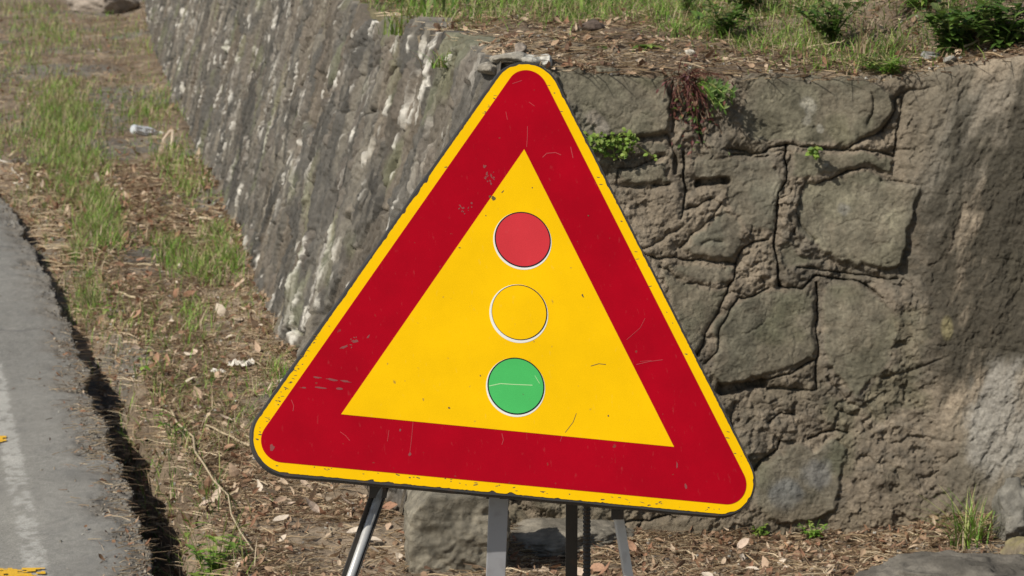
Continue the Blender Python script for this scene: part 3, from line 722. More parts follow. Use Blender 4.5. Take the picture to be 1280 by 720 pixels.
# ------------------------------------------------------------------ rocks
def rock(name, loc, dim, label, cat='stone', seed=0, col=(.2, .19, .17), cuts=9, strata=0, rot=0, group=None, rough=.10, sub=5, moss=None, tilt=0, boxy=0):
    import bmesh
    r = random.Random(seed); bm = bmesh.new(); bmesh.ops.create_icosphere(bm, subdivisions=sub, radius=1)
    planes = []
    for k in range(cuts):
        v = Vector((r.gauss(0, 1), r.gauss(0, 1), r.gauss(0, 1))).normalized(); planes.append((v, r.uniform(.55, .85)))
    for v in bm.verts:
        p = v.co.copy()
        if boxy: p = p / max(abs(p.x), abs(p.y), abs(p.z)) ** boxy * .72
        for nrm, dd in planes:
            e = p.dot(nrm) - dd
            if e > 0: p -= nrm * e * .93
        q = p * 2.2 + Vector((seed, 0, 0))
        k = mnoise.fractal(q, 1, 2, 5) * rough + .3 * rough * mnoise.noise(p * 14)
        if strata: k += strata * mnoise.noise(Vector((p.x * 1.5, p.y * 2, p.z * 14 + seed)))
        p = p * (1 + k); v.co = Vector((p.x * dim[0] / 1.5, p.y * dim[1] / 1.5, p.z * dim[2] / 1.5))
    me = bpy.data.meshes.new(name); bm.to_mesh(me); 
    n_ = len(me.vertices); co = np.zeros(n_ * 3); me.vertices.foreach_get('co', co); co = co.reshape(-1, 3)
    nz_ = np.array([v.normal.z for v in me.vertices])
    s_ = 1 / max(dim)
    a = fbm(co[:, 0] * s_ * 6 + seed, (co[:, 1] + co[:, 2]) * s_ * 6, 4, seed); b = fbm(co[:, 0] * s_ * 3, co[:, 2] * s_ * 22, 3, seed + 3)
    cc = mix(np.array(col) * .75, np.array(col) * 1.3, ss(-.6, .7, a + (.6 * b if strata else 0)))
    if moss is not None: cc = mix(cc, moss, ss(0, .5, a * .8 + nz_ * .5) * .8)
    at = me.color_attributes.new('Col', 'FLOAT_COLOR', 'POINT'); arr = np.ones((n_, 4), np.float32); arr[:, :3] = np.clip(cc, .01, .9); at.data.foreach_set('color', arr.ravel())
    me.materials.append(M_ROCK); me.polygons.foreach_set('use_smooth', [True] * len(me.polygons)); me.update()
    o = bpy.data.objects.new(name, me); C.objects.link(o); o.location = loc; o.rotation_euler = (tilt, 0, rot)
    return tag(o, label, cat, group)
def gp(px, py, dz=0):
    """point on the ground sheet under a pixel of the verge"""
    z = 0.
    for _ in range(6):
        x, y = at_z(px, py, z); z = float(gz(x, y))
    return (x, y, z + dz)
def tp(px, py, dz=0):
    z = 1.19
    for _ in range(14):
        x, y = at_z(px, py, z); y = max(y, float(ytop(x)) + .025); z = .5 * z + .5 * float(tz(x, min(y, 20)))
    return (x, min(y, 20), z + dz)
x, y, z = gp(1158, 745); rock('rock', (x, y + .02, z - .012), (.50, .26, .13), 'long dark layered rock at the bottom right corner below the wall', 'rock', 11, (.135, .122, .10), 6, .09, .12, tilt=.15, sub=6, rough=.16)
x, y, z = gp(1262, 672); rock('rock', (x + .01, y, z + .035), (.09, .11, .16), 'upright light grey rock beside the tall grass tuft', 'rock', 12, (.17, .16, .135), 5, 0, .3, rough=.2)
x, y, z = gp(1286, 715); rock('rock', (x, y - .03, z + .02), (.15, .12, .11), 'mossy ochre rock at the bottom right edge', 'rock', 13, (.23, .19, .13), 7, 0, .3, moss=(.22, .19, .09))
x, y, z = gp(1280, 620); rock('rock', (x + .01, y + .0, z + .055), (.08, .10, .09), 'small brown rock wedged above the upright grey rock', 'rock', 17, (.22, .17, .10), 7, 0, .3, moss=(.28, .22, .09))
x, y, z = gp(559, 716); rock('stone_block', (x + .02, y + .17, z + .075), (.26, .34, .235), 'squared grey block bulging from the wall foot under the sign', 'stone', 14, (.185, .165, .125), 3, 0, .05, rough=.09, sub=6, boxy=.85)
x, y, z = gp(131, 14); rock('rock', (x, y, z + .10), (.62, .6, .28), 'far grey boulder lying on the verge at the top left', 'rock', 15, (.26, .22, .18), 8, 0, .1)
x, y, z = gp(712, 690); rock('rock', (x, y + .10, z + .0), (.30, .26, .09), 'low flat rock at the wall foot behind the sign posts', 'rock', 18, (.185, .165, .13), 4, 0, .1, rough=.12, sub=6)
caps = [(612, 74, .05, (.30, .27, .22)), (636, 70, .075, (.36, .33, .27)), (663, 71, .05, (.44, .42, .36)), (683, 75, .033, (.5, .48, .42)), (650, 66, .03, (.25, .21, .17))]
cl = ['small brown stone furthest left on the wall corner above the sign', 'flat pale brown stone on the wall top just left of the sign tip', 'whitish stone on the wall top right above the sign tip', 'small white stone on the wall top right of the sign tip', 'little brown stone behind the flat ones at the sign tip']
for k, (px, py, w_, c_) in enumerate(caps):
    x, y = at_z(px, py, 1.2); y = max(y, float(ytop(x)) + .02 + .05 * (k == 4)); rock('stone', (x, y, float(tz(x, y)) + .008), (w_, .06, .03), cl[k], 'stone', 20 + k, c_, 8, 0, 0, 'loose stones on the wall top', sub=4)
for k, (px, py, w_, c_, lb) in enumerate([(1162, 74, .045, (.27, .26, .24), 'grey stone bedded in the bank above the smooth wall face'), (1190, 79, .03, (.26, .25, .22), 'small grey pebble just right of the bedded grey stone'),
                                 (740, 38, .07, (.12, .09, .07), 'dark brown stone among the grass above the sign'), (862, 70, .028, (.5, .46, .38), 'small cream stone above the reddish hanging weed')]):
    x, y, z = tp(px, py); rock('stone', (x, y, z + .006), (w_, w_, w_ * .6), lb, 'stone', 40 + k, c_, 8, 0, 0, sub=4)

# ------------------------------------------------------------------ vegetation helpers
def blade(mb, base, h, lean, az, wd, col, seg=3):
    """tapering bent grass blade"""
    b = Vector(base); dx, dy = math.cos(az), math.sin(az); sx, sy = -dy * wd / 2, dx * wd / 2
    L_ = []; R_ = []
    for i in range(seg + 1):
        t = i / seg; o = lean * t * t; zz = h * (t - .35 * lean / max(h, .01) * t * t * .5)
        k = (1 - t) ** .6 if i < seg else 0
        p = b + Vector((dx * o, dy * o, zz)); L_.append(p + Vector((sx, sy, 0)) * k); R_.append(p - Vector((sx, sy, 0)) * k)
    vs = []; fs = []
    for i in range(seg): vs += [L_[i], R_[i]]
    vs.append(L_[seg])
    for i in range(seg - 1): fs.append((2 * i, 2 * i + 1, 2 * i + 3, 2 * i + 2))
    fs.append((2 * seg - 2, 2 * seg - 1, 2 * seg)); mb.add(vs, fs, col)
def leaf(mb, base, d, up, L_, wd, col, curl=.3, shape=(0, .7, 1, .75, 0)):
    """leaf with a folded midrib along d, curling down"""
    b = Vector(base); d = Vector(d).normalized(); s = d.cross(Vector(up)); s = s.normalized() if s.length > 1e-4 else Vector((1, 0, 0)); u = s.cross(d)
    n = len(shape); vs = []; fs = []
    for i, k in enumerate(shape):
        t = i / (n - 1); c = b + d * L_ * t - u * curl * L_ * t * t
        vs += [c + s * wd / 2 * k + u * wd * .12 * k, c, c - s * wd / 2 * k + u * wd * .12 * k]
    for i in range(n - 1):
        a = 3 * i; fs += [(a, a + 1, a + 4, a + 3), (a + 1, a + 2, a + 5, a + 4)]
    mb.add(vs, fs, col)
def gcol(r, kind='green'):
    k = r.random()
    if kind == 'green': base = [(.15, .30, .03), (.20, .36, .05), (.28, .40, .08), (.10, .19, .03), (.40, .42, .15)][min(4, int(k * 5))]
    elif kind == 'dark': base = [(.06, .12, .02), (.09, .17, .03), (.13, .21, .04), (.15, .19, .06)][int(k * 4) % 4]
    elif kind == 'dry': base = [(.44, .33, .20), (.31, .22, .13), (.56, .45, .30), (.20, .13, .08)][int(k * 4) % 4]
    elif kind == 'lime': base = [(.18, .28, .04), (.13, .22, .035), (.24, .32, .06)][int(k * 3) % 3]
    elif kind == 'red': base = [(.14, .045, .04), (.18, .07, .05), (.10, .035, .035), (.22, .12, .07)][int(k * 4) % 4]
    j = r.uniform(.8, 1.2); return tuple(c * j for c in base)
def on_verge(x, y): return (x > float(xe(y)) + .03) and ((x < float(xwall(y)) + .02) if y > 7.28 else True) and (y < float(ybase(x)) + .02 or x < float(xwall(y)) + .02)

def scatter(blobs, n, fn, seed, rad_scale=1, surf='g'):
    """sample points from pixel-space located, ground-space sized clumps"""
    r = random.Random(seed); tot = sum(b[3] for b in blobs); out = []
    for (px, py, rad, wt) in blobs:
        c = gp(px, py) if surf == 'g' else tp(px, py)
        for _ in range(int(n * wt / tot)):
            x = r.gauss(c[0], rad * (.42 if surf == 'g' else .6)); y = r.gauss(c[1], rad * (3.2 if surf == 'g' else 1)); x -= (y - c[1]) * .17 * (surf == 'g')
            if surf == 'g':
                if on_verge(x, y): out.append((x, y, float(gz(x, y))))
            else:
                if y > float(ytop(x)) + .01 and x > float(xtl(y)) + .02: out.append((x, y, float(tz(x, y))))
    return out
def batch_z(pts, fn):
    if not pts: return []
    a = np.array(pts); z = fn(a[:, 0], a[:, 1]); return [(p[0], p[1], float(q)) for p, q in zip(pts, z)]

# grass on the verge: long clumps between road and wall
rg = random.Random(21)
gb = [(45, 15, .5, 2), (60, 45, .45, 3), (75, 120, .3, 4), (100, 150, .25, 4), (60, 150, .25, 3), (70, 190, .22, 4), (110, 205, .15, 3), (85, 230, .14, 2), (125, 262, .13, 5), (130, 300, .10, 4), (115, 285, .1, 3),
      (215, 200, .18, 1.8), (195, 135, .3, 1.6), (180, 145, .2, 1), (215, 320, .10, 2.6), (255, 335, .09, 2.6), (270, 300, .08, 2), (290, 325, .06, 1.4), (235, 235, .12, 1.4), (95, 330, .05, 1.0), (112, 390, .05, 1.0),
      (105, 360, .05, .8), (345, 470, .04, .5), (240, 400, .08, .7), (170, 60, .5, 1.2), (20, 80, .4, 1.6), (12, 170, .25, 1.2)]
m = MB()
for (x, y, z) in scatter(gb, 17500, None, 22):
    far = y / 8; h = rg.uniform(.02, .085) * (1 + .12 * far); k = 'green' if rg.random() < .66 else 'dry'
    blade(m, (x, y, z - .004), h, rg.uniform(.02, .10), rg.uniform(0, 6.28), rg.uniform(.0025, .0055) * (1 + .25 * (far - 1)), gcol(rg, k))
pts = []
for _ in range(16000):
    y = 8.2 + 26 * rg.random() ** 1.7; x = rg.uniform(float(xe(y)) + .1, float(xwall(y)))
    if float(vn(np.array(x * 3.1), np.array(y * .9), 410)) + .35 * float(vn(np.array(x * 11), np.array(y * 5), 411)) > rg.uniform(.55, 1.25): pts.append((x, y))
for (x, y, z) in batch_z(pts, gz):
    blade(m, (x, y, z - .004), rg.uniform(.02, .07) * (1 + .02 * y), rg.uniform(.02, .10), rg.uniform(0, 6.28), rg.uniform(.002, .0035) * (1 + .06 * (y - 8)), gcol(rg, 'green' if rg.random() < .55 else 'dry'))
tag(m.build('grass', M_LEAF), 'patchy green grass growing between the road edge and the wall', 'grass', kind='stuff')
# grass on the terrace
tb = [(590, 15, .3, 3), (640, 25, .25, 2), (690, 10, .3, 4), (700, 30, .15, 2.5), (780, 15, .25, 3.5), (830, 22, .12, 1.8), (740, 0, .4, 4), (900, 8, .25, 3), (980, 25, .15, 1.6), (1060, 10, .3, 3), (1150, 20, .2, 3),
      (1240, 20, .2, 4), (940, 30, .2, 3), (1010, 15, .25, 3), (1110, 25, .2, 3), (1180, 10, .3, 3), (880, 30, .15, 1.5), (560, 5, .3, 1.5), (1200, 50, .1, 2), (500, 10, .3, 1), (480, 5, .4, 2), (530, 25, .15, 1.4), (470, -10, .5, 2), (1010, 50, .12, .8), (960, 40, .12, .8), (1090, 30, .2, 1.2), (860, 45, .08, .8), (1110, 70, .06, 1)]
m = MB()
for (x, y, z) in scatter(tb, 15500, None, 23, surf='t'):
    h = rg.uniform(.02, .075); k = rg.random(); k = 'dry' if k < .27 else ('green' if x < .9 or k < .6 else 'dark')
    blade(m, (x, y, z - .004), h, rg.uniform(.02, .10), rg.uniform(0, 6.28), rg.uniform(.0018, .0036), gcol(rg, k))
tag(m.build('grass', M_LEAF), 'green and straw coloured grass on the bank above the wall', 'grass', kind='stuff')
# rough growth further up the bank and along the far verge (seen only from the side)
m = MB(); pts = []
for _ in range(9000):
    y = rg.uniform(9, 30); x = float(np.interp(y, BY, BX)) + .35 + rg.random() ** 1.5 * 9; pts.append((x, y))
for (x, y, z) in batch_z(pts, tz):
    blade(m, (x, y, z - .01), rg.uniform(.08, .28), rg.uniform(.03, .15), rg.uniform(0, 6.28), .012, gcol(rg, 'dark' if rg.random() < .5 else 'green'))
tag(m.build('grass', M_LEAF), 'longer rough grass further up the bank', 'grass', kind='stuff')

# leaf litter, straw and chips
def litter(mb, p, r, sc_=1, nocurl=False):
    k = r.random(); x, y, z = p; az = r.uniform(0, 6.28)
    if k < .27:     # dead leaf
        c = [(.22, .13, .075), (.33, .22, .14), (.40, .28, .18), (.14, .085, .055), (.52, .40, .28), (.28, .15, .09), (.18, .11, .07)][int(r.random() * 7)]
        d = Vector((math.cos(az), math.sin(az), r.uniform(-.25, .5))); L_ = r.uniform(.008, .026) * sc_
        leaf(mb, (x, y, z + .004 + r.random() * .008), d, (r.gauss(0, .6), r.gauss(0, .6), 1), L_, L_ * r.uniform(.3, .8), c, r.uniform(-.9, .9), (r.uniform(0, .4), r.uniform(.3, 1.1), r.uniform(.5, 1.1), r.uniform(.3, 1), r.uniform(0, .3)))
    elif k < .93:     # straw or needle
        L_ = r.uniform(.012, .085) * sc_; t = r.uniform(-.12, .35); c = gcol(r, 'dry'); w_ = r.uniform(.0010, .0034) * sc_
        az = az if r.random() < .5 else r.gauss(.15, .5)
        p0 = Vector((x, y, z + .004)); p1 = p0 + Vector((math.cos(az), math.sin(az), t)) * L_ * .5; p2 = p1 + Vector((math.cos(az + r.uniform(-.5, .5)), math.sin(az), r.uniform(-.25, .15))) * L_ * .5
        mb.tube([p0, p1, p2], [w_ / 2, w_ / 2, w_ / 4], 3, c)
    else:           # chip of stone
        s = r.uniform(.003, .009) * sc_; c = r.choice([(.35, .32, .28), (.22, .19, .16), (.5, .48, .42), (.17, .14, .11)])
        R = Matrix.Rotation(az, 3, 'Z') @ Matrix.Rotation(r.uniform(0, 3), 3, 'X'); mb.box((x, y, z + s * .3), (s, s * .8, s * .6), R, c)
rl = random.Random(31)
pts = []; scs = []
def dens(x, y): return float(vn(np.array(x * 2.6), np.array(y * 1.7), 400)) * .7 + float(vn(np.array(x * 8), np.array(y * 6), 401)) * .5
N_ = 0
while N_ < 40000:
    y = 6.6 + 9.5 * rl.random() ** 1.9; lo_ = float(xe(y)) + .06; hi_ = float(xwall(y)) + .03 if y > 7.28 else 1.7
    x = rl.uniform(lo_, hi_)
    if dens(x, y) > rl.uniform(.12, .85): pts.append((x, y)); N_ += 1
for _ in range(7000):
    y = rl.uniform(15, 34); pts.append((rl.uniform(float(xe(y)) + .1, float(xwall(y))), y))
for _ in range(6500):
    x = rl.uniform(-.25, 1.75); y = float(ybase(x)) - abs(rl.gauss(0, .16)); pts.append((x, y))
for _ in range(5200):
    y = 6.6 + 8 * rl.random() ** 1.6; pts.append((float(xe(y)) + .10 + rl.random() * .22, y))
for _ in range(900):      # thin spill over the ragged road edge
    y = 6.6 + 8 * rl.random() ** 1.6; pts.append((float(xe(y)) + .05 + rl.random() * .16, y))
ROADL = []
for _ in range(1300):
    y = 6.6 + 8 * rl.random() ** 1.6; t = abs(rl.gauss(0, .06)) + .004; x = float(xe(y)) - t
    if y < 10.5: ROADL.append((x, y, -.014 * max(0, 1 - t * 6)))
m = MB()
for _ in range(4500):
    y_ = rl.uniform(3.8, 6.7); x_ = rl.uniform(float(xe(y_)) + .06, 1.8)
    if dens(x_, y_) > rl.uniform(.2, .85): pts.append((x_, y_))
for _ in range(420):
    y = 6.7 + 9 * rl.random() ** 1.4; x = rl.uniform(float(xe(y)) + .15, min(float(xwall(y)), 1.2)) if y > 7.28 else rl.uniform(float(xe(y)) + .15, 1.5)
    L_ = rl.uniform(.022, .05); c = rl.choice([(.50, .36, .25), (.60, .47, .36), (.34, .19, .12), (.42, .25, .16), (.66, .56, .44)])
    leaf(m, (x, y, float(gz(x, y)) + .012), (rl.gauss(0, 1), rl.gauss(0, 1), rl.uniform(-.2, .5)), (rl.gauss(0, .5), rl.gauss(0, .5), 1), L_, L_ * rl.uniform(.45, .7), c, rl.uniform(-.9, .9), (.1, .8, 1, rl.uniform(.5, .9), .1))
for p in batch_z(pts, gz) + ROADL: litter(m, p, rl, (.75 if p[2] > -.02 and p in ROADL else 1) if p[1] < 12 else 1.6)
tag(m.build('leaf_litter', M_DRY), 'dry leaves, straw and bits of bark strewn over the verge', 'leaf litter', kind='stuff')
pts = []
for _ in range(1500):
    y = 7.5 + 5 * rl.random(); x = float(xtl(y)) + .02 + rl.random() * .35
    if y > float(ytop(x)): pts.append((x, y))
for _ in range(17000):
    x = rl.uniform(-.5, 1.8); d = rl.random() ** 1.5 * 2.0; y = float(ytop(x)) + d
    if x > float(xtl(y)) + .01 and dens(x + 4, y) > rl.uniform(-.1, .75): pts.append((x, y))
m = MB()
for p in batch_z(pts, tz): litter(m, p, rl)
tag(m.build('leaf_litter', M_DRY), 'dry leaves and straw covering the top of the wall', 'leaf litter', kind='stuff')
# crumbs of broken asphalt along the road edge
m = MB()
for _ in range(1500):
    y = 6.5 + 9 * rl.random() ** 1.7; t = -abs(rl.gauss(0, .07)); x = float(xe(y)) + t; s = rl.uniform(.002, .007)
    R = Matrix.Rotation(rl.uniform(0, 3), 3, 'Z') @ Matrix.Rotation(rl.uniform(0, 3), 3, 'X')
    c = rl.choice([(.20, .18, .15), (.26, .24, .20), (.15, .135, .11), (.32, .28, .22)])
    m.box((x, y, -.012 * (1 + t * 4) + s * .3), (s, s, s * .7), R, c)
tag(m.build('gravel', M_ROCK), 'loose crumbs of asphalt along the broken road edge', 'gravel', kind='stuff')

# ------------------------------------------------------------------ individual plants
def stems(name, base, label, cat='weed', n=5, h=.10, spread=.05, leafL=.03, leafW=.012, kind='green', seed=0, group=None, nleaf=7, droop=0, mat=None):
    r = random.Random(seed); root = thing(name, label, cat, base, group)
    sm, lm = MB(), MB()
    for i in range(n):
        az = r.uniform(0, 6.28); sp_ = spread * r.uniform(.3, 1); hh = h * r.uniform(.6, 1.05)
        pts = [Vector((0, 0, -.01))]
        for j in range(1, 6):
            t = j / 5; pts.append(Vector((math.cos(az) * sp_ * t ** 1.3, math.sin(az) * sp_ * t ** 1.3, hh * t * (1 - droop * t))))
        sm.tube(pts, [.0016 * (1 - .12 * j) for j in range(6)], 4, gcol(r, kind))
        for j in range(nleaf):
            t = r.uniform(.15, 1) * 4.99; a, f_ = int(t), t - int(t); p = pts[a].lerp(pts[min(a + 1, 5)], f_)
            la_ = r.uniform(0, 6.28); d = Vector((math.cos(la_), math.sin(la_), r.uniform(-.1, .7)))
            leaf(lm, p, d, (0, 0, 1), leafL * r.uniform(.6, 1.15), leafW * r.uniform(.7, 1.2), gcol(r, kind), r.uniform(.1, .5))
    sm.build('stem', mat or M_LEAF, root); lm.build('leaves', mat or M_LEAF, root); return root
def rosette(name, base, label, cat='weed', n=12, L_=.07, w_=.016, kind='green', seed=0, group=None, up=.5):
    r = random.Random(seed); root = thing(name, label, cat, base, group); lm = MB(); sm = MB()
    sm.tube([(0, 0, -.015), (0, 0, .012)], [.004, .003], 6, gcol(r, kind))
    for i in range(n):
        a = 6.28 * i / n + r.uniform(-.25, .25); e = r.uniform(.25, 1) * up
        leaf(lm, (0, 0, .006), (math.cos(a), math.sin(a), e), (0, 0, 1), L_ * r.uniform(.7, 1.15), w_, gcol(r, kind), .45, (.25, .45, .9, .6, 1.0, .75, .9, .5, 0))
    sm.build('crown', M_LEAF, root); lm.build('leaves', M_LEAF, root); return root
def tuft(name, base, label, cat='grass tuft', n=60, h=.12, lean=.08, kind='green', seed=0, w_=.004, group=None, dry=.25, rad=.015):
    r = random.Random(seed); root = thing(name, label, cat, base, group); a, b = MB(), MB()
    for i in range(n):
        mb, k = (b, 'dry') if r.random() < dry else (a, kind); az = r.uniform(0, 6.28)
        blade(mb, (r.gauss(0, rad), r.gauss(0, rad), -.01), h * r.uniform(.4, 1.05), lean * r.uniform(.2, 1.2), az, w_, gcol(r, k), 5)
    a.build('green_blades', M_LEAF, root); b.build('dry_blades', M_LEAF, root); return root
# verge
tuft('grass_tuft', gp(1212, 664), 'spiky green grass tuft in front of the wall at the lower right', h=.16, lean=.15, seed=1, n=150, dry=.3, rad=.02)
stems('weed', gp(948, 676), 'tiny bright green weed at the wall foot right of the sign', n=5, h=.04, spread=.03, leafL=.016, leafW=.013, kind='lime', seed=2, nleaf=8)
stems('weed', gp(1016, 676), 'low leafy weed in dry stems at the wall foot below the big grey block', n=9, h=.05, spread=.05, leafL=.02, leafW=.010, kind='green', seed=3, nleaf=8)
stems('weed', (-.80, 6.74, float(gz(-.80, 6.74))), 'upright young weed with toothed leaves in the ditch at the bottom edge', n=4, h=.30, spread=.05, leafL=.06, leafW=.022, kind='lime', seed=4, nleaf=8)
stems('weed', (-.725, 6.86, float(gz(-.725, 6.86))), 'bushy weed on the ditch side beside the asphalt', n=14, h=.24, spread=.09, leafL=.045, leafW=.015, kind='lime', seed=5, nleaf=8)
stems('weed', gp(276, 745), 'broad leaved weed at the bottom edge right of the ditch', n=4, h=.09, spread=.05, leafL=.05, leafW=.034, kind='green', seed=6, nleaf=5)
stems('weed', gp(215, 640), 'curled sprig leaning over the dark ditch', n=4, h=.10, spread=.05, leafL=.03, leafW=.014, kind='green', seed=7, nleaf=5)
stems('weed', gp(140, 470), 'lone green weed with round leaves at the middle of the ditch', n=4, h=.13, spread=.05, leafL=.035, leafW=.022, kind='green', seed=8, nleaf=4)
stems('weed', gp(183, 588), 'small leaf shoot growing out of the ditch shadow', n=2, h=.12, spread=.02, leafL=.035, leafW=.02, kind='green', seed=9, nleaf=4)
m = MB(); pts = []
for _ in range(5200):
    y = 6.7 + 9 * rg.random() ** 1.3; t = abs(rg.gauss(.13, .06)) + .02
    if float(vn(np.array(y * 4.3), np.array(1.5), 420)) > rg.uniform(.35, .9): pts.append((float(xe(y)) + t, y))
for (x, y, z) in batch_z(pts, gz):
    blade(m, (x, y, z - .004), rg.uniform(.03, .10), rg.uniform(.02, .09), rg.uniform(0, 6.28), rg.uniform(.002, .0045), gcol(rg, rg.choice(['dark', 'green', 'dry'])))
tag(m.build('grass', M_LEAF), 'thin weedy grass growing along the lip of the ditch', 'grass', kind='stuff')
tuft('grass_tuft', gp(115, 405), 'dark grass tuft hanging over the ditch edge', h=.10, lean=.06, seed=10, n=60, kind='dark')
tuft('grass_tuft', gp(95, 348), 'small grass tuft at the upper end of the ditch', h=.08, lean=.05, seed=11, n=40, kind='dark')
# on the walls
def wall_pt(px, py, proud=.0):
    q = wall_xz(px, py); i = np.argmin((MX - q[0]) ** 2 + (MZ - q[1]) ** 2); return (float(MX.flat[i]), float(MY.flat[i]) - proud, float(MZ.flat[i]))
def creeper(name, base, label, n, spanx, spanz, leafL, kind, seed, hang=0, redn=0):
    r = random.Random(seed); root = thing(name, label, 'weed', base); lm, sm = MB(), MB()
    for i in range(n):
        a = r.gauss(0, spanx * .5); b = -abs(r.gauss(0, spanz * .6)) if hang else r.gauss(0, spanz * .5)
        out = -.02 - r.random() * .03
        p = Vector((a, out, b)); sm.tube([(a * .2, 0, .0), (a * .6, out * 1.1, b * .4 + .01), p], .0009, 4, gcol(r, 'red' if r.random() < .5 and redn else kind))
        for j in range(4):
            d = Vector((r.gauss(0, 1), r.gauss(-.6, .5), r.gauss(-.2, .6)))
            leaf(lm, p + Vector((r.gauss(0, .006), r.gauss(0, .004), r.gauss(0, .006))), d, (0, -.7, .7), leafL * r.uniform(.6, 1.2), leafL * .8, gcol(r, kind), .3, (.2, .9, 1, .7, 0))
    sm.build('stem', M_LEAF, root); lm.build('leaves', M_LEAF, root); return root
creeper('weed', wall_pt(762, 178), 'small round leaved green weed in the joint beside the upper right sign edge', 40, .07, .035, .013, 'lime', 12)
creeper('weed', wall_pt(1014, 187), 'tiny lime sprig in the horizontal joint between two large blocks', 7, .016, .012, .014, 'lime', 13)
# the hanging weed: dark red dry stems above, roots down the joint, green fern-like leaves to the right
b0 = wall_pt(862, 106); root = thing('hanging_weed', 'straggly weed with dark red stems and green leaves hanging from the wall top', 'weed', (b0[0], b0[1], b0[2] + .01))
r = random.Random(14); rt, gt, gs_ = MB(), MB(), MB()
for i in range(62):
    a = r.gauss(0, .6); L_ = r.uniform(.04, .11); up_ = r.uniform(-.6, .9)
    p = [Vector((r.gauss(.0, .022), -.012, r.gauss(0, .012)))]
    d = Vector((math.sin(a) * 1.1, -.35 - .3 * r.random(), up_)).normalized()
    for j in range(4): p.append(p[-1] + d * L_ / 4); d = (d + Vector((r.gauss(0, .3), r.gauss(0, .1), -.35))).normalized()
    rt.tube(p, [.0014, .0013, .0011, .0009, .0005], 4, gcol(r, 'red'))
    if i % 2: leaf(rt, p[-1], d, (0, -.5, .8), .014, .007, gcol(r, 'red'), .3)
for i in range(30):
    x0 = r.gauss(0, .022); p = [Vector((x0, -.012, -.01))]; d = Vector((r.gauss(.05, .25), -.05, -1)).normalized(); L_ = r.uniform(.08, .24)
    for j in range(7): p.append(p[-1] + d * L_ / 7); d = (d + Vector((r.gauss(0, .3), r.gauss(0, .12), -.2))).normalized()
    rt.tube(p, [.0013 - .00012 * j for j in range(8)], 4, gcol(r, 'red' if i % 3 else 'dry'))
    for j in range(2, 7):
        if r.random() < .65: leaf(rt, p[j], (r.gauss(0, 1), -.5, r.gauss(-.3, .5)), (0, -.5, .8), .015, .008, gcol(r, 'red' if r.random() < .5 else 'dark'), .3)
for i in range(17):
    d = Vector((r.uniform(.25, 1.1), -.55, r.uniform(-.55, .35))).normalized(); p = [Vector((.012, -.012, -.008))]; L_ = r.uniform(.06, .125)
    for j in range(5): p.append(p[-1] + d * L_ / 5); d = (d + Vector((.0, 0, -.16))).normalized()
    gs_.tube(p, .0010, 4, gcol(r, 'green'))
    for j in range(1, 6):
        for s in (-1, 1, .3): leaf(gt, p[j], Vector((.4, -.3, s * .9)), (0, -.8, .4), .018, .006, gcol(r, 'dark'), .25)
rt.build('red_stems', M_LEAF, root); gs_.build('stem', M_LEAF, root); gt.build('leaves', M_LEAF, root)
# tuft on the rubble face's top edge
yy = 9.0; tuft('grass_tuft', (float(xtl(yy)) + .0, yy, 1.17), 'leafy grass tuft hanging over the top of the receding rubble wall', h=.12, lean=.09, seed=15, n=70, kind='lime', rad=.03)
yy = 8.15; tuft('grass_tuft', (float(xtl(yy)) - .03, yy, 1.13), 'mossy green tuft in the rubble wall near the corner', h=.07, lean=.09, seed=16, n=60, kind='green', rad=.025)
# terrace weeds
rosette('weed', tp(704, 52), 'flat green rosette weed on the wall top right of the sign tip', seed=17, kind='green', n=13, L_=.05)
rosette('weed', tp(808, 62), 'wider pale green rosette weed midway along the wall top', seed=18, kind='lime', n=15, L_=.06)
rosette('weed', tp(757, 64), 'small dark rosette weed between two larger rosettes', seed=19, kind='dark', n=10, L_=.035)
stems('weed', tp(1110, 92), 'feathery pale green weed at the wall edge beside the smooth wall face', n=16, h=.04, spread=.09, leafL=.028, leafW=.006, kind='green', seed=20, nleaf=16)
stems('weed', tp(905, 42), 'leafy dark green weed clump above the hanging weed', n=16, h=.10, spread=.11, leafL=.04, leafW=.018, kind='dark', seed=21, nleaf=10)
stems('weed', tp(930, 20), 'larger dark weed clump behind at the top edge right of the middle', n=18, h=.14, spread=.14, leafL=.045, leafW=.02, kind='dark', seed=22, nleaf=11)
stems('weed', tp(1040, 38), 'bushy dark weed on the bank in the top right quarter', n=20, h=.16, spread=.14, leafL=.04, leafW=.016, kind='dark', seed=23, nleaf=12)
stems('weed', tp(1190, 70), 'broad leaved dark green bush on the bank above the smooth wall face', n=26, h=.15, spread=.16, leafL=.05, leafW=.024, kind='dark', seed=24, nleaf=11)
stems('weed', tp(1255, 62), 'dark green bush furthest right on the bank', n=26, h=.15, spread=.16, leafL=.05, leafW=.022, kind='dark', seed=25, nleaf=11)
stems('weed', tp(1150, 35), 'leggy green weed behind the bushes near the top right', n=16, h=.10, spread=.12, leafL=.05, leafW=.012, kind='green', seed=26, nleaf=10)
stems('weed', tp(860, 20), 'spindly brown and green weed in the grass above the hanging weed', n=12, h=.12, spread=.09, leafL=.03, leafW=.008, kind='dark', seed=27, nleaf=9)
tuft('grass_tuft', tp(1095, 40), 'upright stiff straw tuft on the bank near the top right', h=.09, lean=.04, seed=28, n=28, dry=.8)
tuft('grass_tuft', tp(690, 22), 'bright green grass tuft on the bank above the sign', h=.10, lean=.06, seed=29, n=90, kind='lime', rad=.04)

